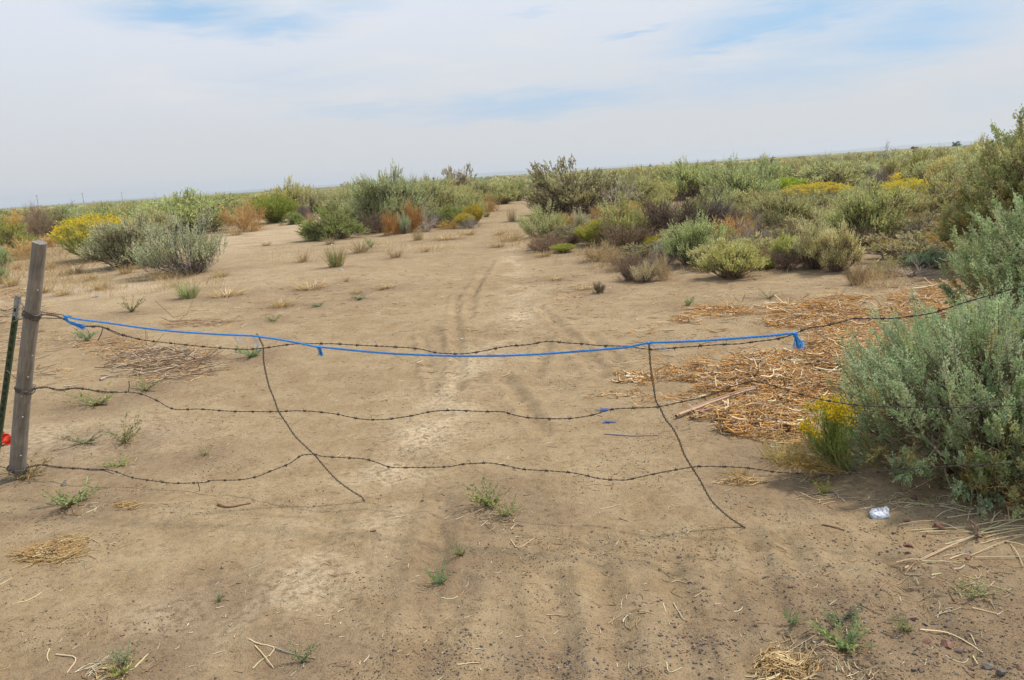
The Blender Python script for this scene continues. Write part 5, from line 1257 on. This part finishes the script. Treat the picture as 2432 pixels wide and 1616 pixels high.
    for (cx, cy_, rx, ry, m_) in [(240, 672, 230, 22, 1500), (60, 645, 90, 34, 900), (120, 612, 110, 22, 900), (1430, 617, 100, 16, 900), (1250, 570, 70, 16, 500), (1160, 500, 60, 12, 500), (440, 672, 90, 18, 500), (1210, 560, 40, 20, 300), (960, 590, 130, 14, 350), (1600, 650, 200, 14, 300), (2060, 670, 90, 18, 700), (1100, 560, 90, 10, 200), (700, 600, 120, 16, 150)]:
        q0, qx, qy = hit(cx, cy_), hit(cx + rx, cy_), hit(cx, cy_ - ry); m_ = int(m_ * 1.7); aa = rng.random(m_) * 2 * PI; qq = np.sqrt(rng.random(m_)) * (1 + .2 * rng.normal(0, 1, m_))
        PP = q0[None] + (qx - q0)[None] * (qq * np.cos(aa))[:, None] + (qy - q0)[None] * (qq * np.sin(aa))[:, None]
        PP = PP[vn(PP[:, 0], PP[:, 1], .6, 91) > -.08]; PP[:, 2] = hgt(PP[:, 0], PP[:, 1]); mm = len(PP)
        dd = unit(rng.normal(0, .5, (mm, 3)) + [0, 0, .8]); LL = .08 + .14 * rng.random(mm); de = unit(dd + rng.normal(0, .4, (mm, 3)) * [1, 1, .3])
        g.tubes(np.stack([PP, PP + dd * LL[:, None] * .55, PP + dd * LL[:, None] * .55 + de * LL[:, None] * .5], 1), .0022 * np.array([[1, .8, .4]]), jit((.66, .49, .25), mm, .2))
    tone = vn(x, y, 5, 57)[:, None] + .5
    C = np.array([.56, .40, .19]) * (1 - tone) + np.array([.50, .29, .12]) * tone; C = C * (1 + rng.normal(0, .2, (n, 1)))
    g.tubes(P, (np.clip(r / 14, 1, 4) * .0022)[:, None] * np.array([[1, .8, .4]]), C)
    o = mk('dry_grass', g.mesh('dry_grass'), M_DRY); tag(o, 'thin tan dry grass covering soil between the bushes', 'dry grass', kind='stuff')
build_straw()

# dark flecks: soil crumbs, and the gravel in the wheel marks
def soil_bits():
    g = G(); n = 95000
    r = np.exp(rng.uniform(math.log(2.0), math.log(13), n)); a = np.radians(rng.uniform(-40, 40, n)); x = r * np.sin(a); y = r * np.cos(a)
    m = (vn(x, y, .35, 61) + .6 * vn(x, y, .12, 62) + .12 * rng.normal(0, 1, n)) > .15; x, y, r = x[m], y[m], r[m]; n = len(x)
    R = .0016 + .0035 * rng.random(n) ** 3 + .0006 * np.clip(r - 3, 0, 8) * .35
    P = np.stack([x, y, hgt(x, y) + R * .2], -1)
    cs = np.array([(.20, .135, .085), (.13, .09, .06), (.30, .215, .13), (.10, .075, .06), (.38, .29, .19)]); C = cs[rng.choice(5, n, p=[.3, .25, .2, .15, .1])]
    g.blobs(P, R, C * (1 + rng.normal(0, .15, (n, 1)))); o = mk('soil_crumbs', g.mesh('soil_crumbs'), M_SOILBIT); tag(o, 'small dark crumbs of soil over the sand', 'soil crumbs', kind='stuff')
    g = G(); CS = np.array([(.17, .155, .145), (.20, .12, .09), (.13, .11, .10), (.28, .19, .14), (.20, .18, .16), (.36, .29, .21)])
    for px, py, rad, n in [(1500, 1575, .30, 900), (1330, 1590, .16, 500), (1180, 1560, .2, 300), (1040, 1560, .2, 300), (1900, 1540, .30, 500), (2250, 1520, .45, 1500), (2380, 1590, .25, 900), (2200, 1340, .35, 600), (1650, 1530, .12, 450), (1640, 1460, .15, 200), (2100, 1450, .3, 500), (1500, 1310, .4, 200), (1790, 1350, .4, 260), (2350, 1230, .3, 300), (1216, 1450, 1.6, 900), (2000, 1400, .8, 900)]:
        cx, cy = flat(px, py); x = cx + rng.normal(0, rad * .6, n); y = cy + rng.normal(0, rad * .45, n)
        R = (.0013 + .0052 * rng.random(n) ** 5); P = np.stack([x, y, hgt(x, y) + R * .25], -1)
        g.blobs(P, R, CS[rng.choice(6, n, p=[.26, .24, .15, .15, .12, .08])] * (1 + rng.normal(0, .15, (n, 1))))
    o = mk('gravel', g.mesh('gravel'), M_SOILBIT); tag(o, 'grey and red cinder gravel worked into the near sand', 'gravel', kind='stuff')
soil_bits()

def sticks(name, label, cat, items, cols, group=None, r=.0025, mat=None):
    """one thing made of stalks whose ends are given in photo pixels on the ground"""
    c = hit(*items[0][0][0][:2]); g = G()
    for pts, rr, ci in items:
        P = np.array([hit(x, y) + [0, 0, rr + (dz if len(q) else 0)] for (x, y, *q) in pts for dz in [q[0] if q else 0]])
        P = catmull(P, 4) - c; k = len(P)
        g.tubes((P + rng.normal(0, rr * .15, P.shape))[None], (rr * np.linspace(1, .6, k))[None], jit(cols[ci], 1, .08), 6)
    o = mk(name, g.mesh(name), mat or M_DRY); o.location = c; tag(o, label, cat, group); return o
CR = (.74, .60, .36); TN = (.52, .37, .20); BN = (.30, .19, .11); GY = (.42, .38, .32)
# long straw stalks fanning from a knot at the right
def sheaf():
    items = []; f = [((2135, 1249), (2216, 1240)), ((2148, 1352), (2320, 1275)), ((2150, 1352), (2318, 1279)), ((2130, 1339), (2190, 1336)), ((2190, 1336), (2285, 1344)), ((2186, 1268), (2310, 1268)), ((2165, 1262), (2310, 1258)), ((2200, 1266), (2310, 1273)), ((2250, 1234), (2345, 1221)),
             ((2232, 1247), (2275, 1262)), ((2275, 1262), (2318, 1274)), ((2245, 1295), (2330, 1280)), ((2318, 1275), (2440, 1255)), ((2320, 1270), (2440, 1236)), ((2322, 1262), (2440, 1252)), ((2318, 1278), (2376, 1245)), ((2305, 1322), (2440, 1274)), ((2316, 1328), (2440, 1328)), ((2330, 1293), (2440, 1276)), ((2352, 1242), (2380, 1218)),
             ((2354, 1248), (2362, 1222)), ((2298, 1238), (2310, 1190)), ((2312, 1250), (2440, 1237)), ((2400, 1295), (2430, 1350)), ((2390, 1290), (2440, 1304)), ((2140, 1196), (2218, 1209)), ((2232, 1204), (2300, 1222)), ((2222, 1231), (2262, 1214)), ((2330, 1258), (2406, 1262)), ((2340, 1280), (2440, 1262)), ((2240, 1323), (2300, 1320)), ((2256, 1330), (2302, 1322)), ((2405, 1234), (2440, 1222)), ((2190, 1345), (2216, 1356)), ((2230, 1336), (2270, 1350))]
    for a, b in f:
        m = ((a[0] + b[0]) / 2 + random.uniform(-2, 2), (a[1] + b[1]) / 2 - random.uniform(0, 3), .008)
        z0, z1 = random.uniform(.0, .008), random.uniform(.004, .014)
        items.append(([(a[0], a[1], z0), m, (b[0], b[1], z1)], random.uniform(.0016, .0026), 0))
    o = sticks('straw_sheaf', 'fan of long pale straw stalks bound at a dark knot beside red stones', 'straw sheaf', items, [CR, TN])
    g = G(); c = hit(2320, 1272); base = np.array(o.location)
    P = [hit(2309, 1254) + [0, 0, .02], hit(2316, 1268) + [0, 0, .03], hit(2322, 1282) + [0, 0, .015]]
    for q in range(5): g.tubes((catmull(np.array(P) + rng.normal(0, .005, (3, 3)), 5) - c)[None], .0045, jit((.25, .17, .11), 1, .2), 6)
    mk('binding', g.mesh('binding'), M_WOODY, o).location = c - base
sheaf()
sticks('split_board', 'longer of two split grey-brown boards sticking out of the straw mat', 'board', [([(1605, 996, .01), (1700, 962, .03), (1800, 938, .05)], .011, 0), ([(1612, 994, .012), (1705, 965, .032), (1795, 942, .05)], .010, 1)], [(.40, .27, .17), (.50, .36, .24)], mat=M_WOODY)
sticks('split_board', 'shorter darker of two split boards sticking out of the straw mat', 'board', [([(1640, 998, .006), (1710, 984, .012), (1770, 972, .02)], .010, 0), ([(1660, 990, .02), (1720, 975, .026), (1780, 962, .03)], .009, 1)], [(.33, .20, .12), (.42, .27, .16)], mat=M_WOODY)
SK = [([(1436, 1032), (1500, 1037), (1566, 1036)], .005, 2, 'grey stick lying alone under the middle wire'), ([(1426, 1210), (1450, 1206), (1474, 1199)], .0022, 0, 'thin cream stick below the lowest wire'),
      ([(518, 1200), (545, 1206), (596, 1197)], .006, 1, 'curled brown bark strip on the open sand'), ([(160, 1313), (200, 1277), (235, 1291)], .0028, 0, 'bent cream stalk beside the flattened dead grass'), ([(124, 1337), (174, 1330), (208, 1334)], .0022, 0, 'curved pale stalk below the flattened dead grass'),
      ([(42, 1433), (68, 1427), (100, 1408)], .0022, 0, 'pale stalk alone above the bottom corner'), ([(0, 1390), (28, 1375)], .0022, 0, 'short pale stalk at the very edge'), ([(133, 1556), (180, 1565), (160, 1600)], .003, 0, 'folded cream stalk at the bottom edge'), ([(118, 1542), (112, 1560), (116, 1572)], .0022, 0, 'hooked stalk beside the folded cream one'),
      ([(320, 1588), (345, 1562), (352, 1556)], .003, 0, 'cream stalk leaning on the bluish green weed'), ([(338, 1600), (370, 1580), (388, 1570)], .0025, 1, 'tan stalk behind the bluish green weed'), ([(592, 1520), (612, 1530), (650, 1540), (640, 1560)], .0028, 0, 'branching cream twig at the bottom edge'),
      ([(606, 1535), (625, 1556), (650, 1588)], .0026, 0, 'straight cream twig crossing the branching one'), ([(600, 1590), (620, 1570), (640, 1558)], .0024, 0, 'lower cream twig crossing the branching one'), ([(650, 1538), (700, 1556), (750, 1566)], .0024, 2, 'greenish long stalk lying over the grey-green weed'), ([(720, 1588), (724, 1568), (730, 1554)], .0026, 2, 'upright greenish stalk in the grey-green weed'),
      ([(1600, 1434), (1612, 1455), (1626, 1475)], .0026, 0, 'straight cream stalk between wheel marks'), ([(1575, 1435), (1582, 1456)], .0022, 0, 'short cream stalk beside the straight one'), ([(1593, 1385), (1610, 1381), (1630, 1386)], .002, 0, 'folded thin stalk near the reddish stone'), ([(1605, 1395), (1594, 1408), (1621, 1421)], .0018, 1, 'zigzag thin tan stalk'),
      ([(1213, 1284), (1232, 1302), (1270, 1279)], .002, 0, 'V-shaped cream twig below the green weeds'), ([(1138, 1231), (1155, 1248), (1178, 1268)], .0018, 1, 'thin stalk beneath the largest bright green weed'), ([(1088, 1581), (1115, 1577), (1138, 1576)], .0026, 0, 'short cream stick at the bottom middle'), ([(1048, 1421), (1070, 1424), (1088, 1418)], .0018, 0, 'curved twig below the emerald weed'),
      ([(1583, 1574), (1590, 1598), (1620, 1587)], .002, 0, 'hooked cream stalk at the bottom edge'), ([(1298, 1462), (1320, 1461), (1345, 1464)], .002, 0, 'short yellowish stalk on the near sand'), ([(1999, 1417), (2050, 1442), (2095, 1462)], .0026, 1, 'long tan stalk behind the sprawling weeds'), ([(2185, 1498), (2250, 1505), (2300, 1530), (2334, 1552)], .0028, 0, 'long curved dry stalk arching past the knobbly red stone'),
      ([(2306, 1509), (2318, 1535)], .002, 0, 'short straight stalk crossing the long curved one'), ([(2310, 1446), (2340, 1453), (2372, 1461)], .0026, 0, 'cream stalk below the wide thin weed'), ([(2245, 1558), (2270, 1572), (2292, 1574), (2300, 1565)], .002, 0, 'hooked stalk by the big faded red stone'), ([(2310, 1560), (2322, 1579)], .0026, 0, 'stubby stalk of the crossed pair by the red stones'),
      ([(1900, 1170), (1940, 1188), (1990, 1184), (2043, 1182)], .002, 0, 'long curved pale stalk in the shade before the white slab'), ([(2082, 625), (2110, 602), (2164, 588)], .012, 0, 'long cut stick propped on the soil behind the cream-green pair'), ([(1952, 1248), (1980, 1253), (2006, 1261)], .004, 1, 'brown twig on the soil in front of the white slab'),
      ([(238, 905), (255, 898), (280, 896)], .011, 2, 'bleached grey wood chunk in front of the brush pile'), ([(2150, 1366), (2190, 1367)], .0026, 0, 'straight pale stalk below the straw sheaf'), ([(2212, 1368), (2236, 1364)], .003, 0, 'stout pale chip below the straw sheaf'), ([(1930, 1526), (1970, 1536), (2000, 1540)], .0026, 0, 'cream stalk entering the sprawling bright green weed'),
      ([(1240, 762), (1265, 756)], .003, 0, 'pale twig beside the footpath')]
for pts, r, ci, lab in SK: sticks('dry_stalk', lab if len(lab.split()) > 3 else lab + ' on the sand', 'dry stalk', [(pts, r, ci)], [CR, BN, GY], group='single stalks and sticks on the sand')

def brush_pile(px, py, rx, ry, n, label, cols, L=.3, h=.06, tuftc=400):
    c = hit(px, py); root = empty('brush_pile', tuple(c)); tag(root, label, 'brush pile', 'piles of dead brush')
    g = G(); strands(g, (px, py, rx, ry), n, L, .0042, cols, h * 1.3, dirn=.1, spread=.8, bend=.2, tilt=.25); V = g.v; 
    for i in range(len(V)): V[i] = V[i] - c
    mk('sticks', g.mesh('sticks'), M_WOODY, root)
    g = G(); strands(g, (px, py, rx * 1.15, ry * 1.2), tuftc, L * .5, .0022, STRAW, h * .8, dirn=.1, spread=1.1, tilt=.2, patchy=-.1)
    for i in range(len(g.v)): g.v[i] = g.v[i] - c
    mk('dry_stems', g.mesh('dry_stems'), M_DRY, root)
SC = [(.42, .30, .19), (.32, .22, .14), (.55, .43, .30), (.20, .14, .10)]
brush_pile(385, 865, 125, 36, 300, 'brush pile of pale sticks and orange stems under the top wire', SC, .30, .06, 500)
brush_pile(270, 825, 90, 20, 60, 'thin scatter of orange stems behind the brush pile', [(.48, .30, .13), (.36, .22, .12)], .18, .04, 420)
brush_pile(480, 768, 70, 7, 40, 'narrow strip of reddish sticks on the sand behind the blue rope', [(.36, .22, .14), (.45, .32, .2)], .34, .02, 60)
brush_pile(50, 770, 100, 50, 120, 'broken sticks strewn on the soil behind the two posts', SC, .25, .04, 420)
brush_pile(20, 700, 60, 14, 60, 'orange-brown dead stems behind the steel post', [(.42, .26, .13), (.33, .2, .11)], .25, .06, 260)
brush_pile(80, 900, 110, 22, 12, 'flattened golden dry grass between post and brush pile', SC, .16, .01, 380)

def grass_heap(px, py, rx, ry, n, label, cols, L=.10):
    c = hit(px, py); g = G(); strands(g, (px, py, rx, ry), n, L, .0017, cols, .035, dirn=.45, spread=.5, bend=.25, tilt=.12)
    for i in range(len(g.v)): g.v[i] = g.v[i] - c
    o = mk('dead_grass_heap', g.mesh('dead_grass_heap'), M_DRY); o.location = c; tag(o, label, 'dead grass', 'flattened heaps of dead grass')
OG = [(.62, .42, .18), (.56, .34, .13), (.70, .54, .30), (.40, .25, .11)]
grass_heap(120, 1318, 70, 20, 330, 'flattened heap of orange-tan dead grass on open sand', OG)
grass_heap(165, 1290, 30, 14, 110, 'upper tuft of the flattened orange-tan dead grass', OG, .08)
grass_heap(310, 1205, 30, 6, 60, 'small flat dead grass scrap beside the brown bark strip', OG, .07)
grass_heap(1860, 1585, 60, 26, 300, 'straw-coloured dead grass mat beside the sprawling bright green weed', OG, .08)
grass_heap(1760, 1145, 50, 9, 120, 'pale dead grass patch below the lowest wire', OG, .07)
def litter(px, py, w, label):
    p = hit(px, py); s = mpp(p) * w / 2; n = 22; g = G()
    P0 = rng.normal(0, .25, (n, 3)) * s * [1, .6, .1]; P0[:, 2] = np.abs(P0[:, 2]) + .004; D = rng.normal(0, 1, (n, 3)) * [1, .6, .12]
    P1 = P0 + D * s; P1[:, 2] = np.abs(P1[:, 2]) + .003
    g.tubes(curve_path(P0, P1, 5, rng.normal(0, .15, (n, 3)) * s * [1, 1, .1]), .0016, jit((.07, .26, .62), n, .2))
    o = mk('twine_scrap', g.mesh('twine_scrap'), M_LEAF); o.location = p; tag(o, label, 'twine scrap', 'scraps of blue twine')
litter(1432, 976, 26, 'frayed blue twine scrap under the middle wire'); litter(1725, 992, 40, 'blue twine scrap against the split boards'); litter(225, 707, 12, 'tiny blue twine scrap behind the gateway'); litter(1445, 1005, 22, 'faded blue twine scrap in front of the frayed one')

# ------------------------------------------------------------------ far small things
def far_pole(px, hp, i):
    d = ray(px, 495 - .0657 * px); D = 12.0 * F / hp; a = math.atan2(d[0], d[1]); x, y = D * math.sin(a) , D * math.cos(a)
    root = empty('utility_pole', (x, y, -1)); tag(root, f'faint utility pole on the horizon, {oname(i)} in the row counting from the wooden post', 'utility pole', 'utility poles on the horizon')
    g = G(); g.tubes(np.array([[[0, 0, 0], [0, 0, 6], [0, 0, 13]]]), np.array([[.26, .22, .18]]), (.14, .11, .09), 8); mk('pole', g.mesh('pole'), M_WOODY, root)
    g = G(); g.tubes(np.array([[[-1.3, 0, 12.2], [0, 0, 12.25], [1.3, 0, 12.2]]]), .11, (.14, .11, .09), 6); mk('crossarm', g.mesh('crossarm'), M_WOODY, root)
for i, (px, hp) in enumerate([(91, 25), (199, 24), (291, 19), (369, 14), (436, 11), (495, 10), (547, 9), (597, 8)]): far_pole(px, hp, i)
def far_post():
    d = unit(ray(1030, 430)[:2]); D = 62; x, y = d * D; z = float(hgt(np.array([x]), np.array([y]))[0]); g = G()
    g.tubes(np.array([[[0, 0, -.1], [.0, 0, .9], [.01, 0, 1.85]]]), np.array([[.075, .07, .065]]), (.10, .11, .085), 10)
    g.add([[.065 * math.cos(q) + .01, .065 * math.sin(q), 1.85] for q in np.arange(10) * PI / 5], [list(range(10))], (.1, .11, .085))
    o = mk('distant_fence_post', g.mesh('distant_fence_post'), M_WOODY); o.location = (x, y, z); tag(o, 'single dark fence post standing in the far scrub before the horizon', 'fence post')
far_post()
def far_rail():
    d0 = ray(388, 481); D = 92; t = D / math.hypot(d0[0], d0[1]); c = CP + d0 * t; root = empty('white_rail', (c[0], c[1], 0)); tag(root, 'white horizontal rail showing above the far scrub', 'rail')
    g = G(); g.tubes(np.array([[[-1.15, 0, c[2]], [0, 0, c[2] + .01], [1.15, 0, c[2]]]]), .06, (.8, .8, .78), 10); mk('bar', g.mesh('bar'), M_STONE, root)
    for s in (-1, 1):
        g = G(); g.tubes(np.array([[[s * 1.0, 0, -.2], [s * 1.0, 0, .4], [s * 1.0, 0, c[2] - .05]]]), .035, (.5, .5, .48), 8); mk('support', g.mesh('support'), M_STONE, root)
far_rail()
def juniper(px, D, Hh, Wd, label):
    d = unit(ray(px, 400)[:2]); x, y = d * D; root = empty('distant_tree', (x, y, 0)); tag(root, label, 'tree', 'dark trees on the horizon')
    p = shrub('dark', lobes=30, per=12, m=6, leafL=.10, leafW=.05, wiggle=.2, low=.0)
    for nm, nn in (('branches', 'trunk'), ('foliage', 'crown')):
        g, mt = p[nm]; o = mk(nn, g.mesh(nn), mt, root); o.scale = (Wd / 1.5, Wd / 1.5, Hh / 1.0); o.color = (.28, .32, .35, 1)
juniper(1544, 420, 2.6, 2.2, 'tiny dark tree on the horizon beyond the white dead branches'); juniper(2268, 430, 3.6, 5, 'broad dark tree on the horizon beside the tall olive bush'); juniper(2172, 430, 2.7, 6, 'low dark tree on the horizon beyond the lemon-yellow rabbitbrush')

# ------------------------------------------------------------------ haze
def haze():
    import bmesh
    bm = bmesh.new(); bmesh.ops.create_cube(bm, size=1.0); me = bpy.data.meshes.new('haze'); bm.to_mesh(me); bm.free()
    m = bpy.data.materials.new('haze'); m.use_nodes = True; t = m.node_tree; t.nodes.clear(); out = t.nodes.new('ShaderNodeOutputMaterial'); v = t.nodes.new('ShaderNodeVolumePrincipled')
    v.inputs['Color'].default_value = (.92, .96, 1.0, 1); v.inputs['Density'].default_value = 0.00022; v.inputs['Anisotropy'].default_value = .2
    t.links.new(v.outputs[0], out.inputs['Volume'])
    o = mk('haze', me, m); o.scale = (21000, 21000, 82); o.location = (0, 0, 36); tag(o, 'pale blue haze over the plain', 'haze', kind='stuff')
haze()
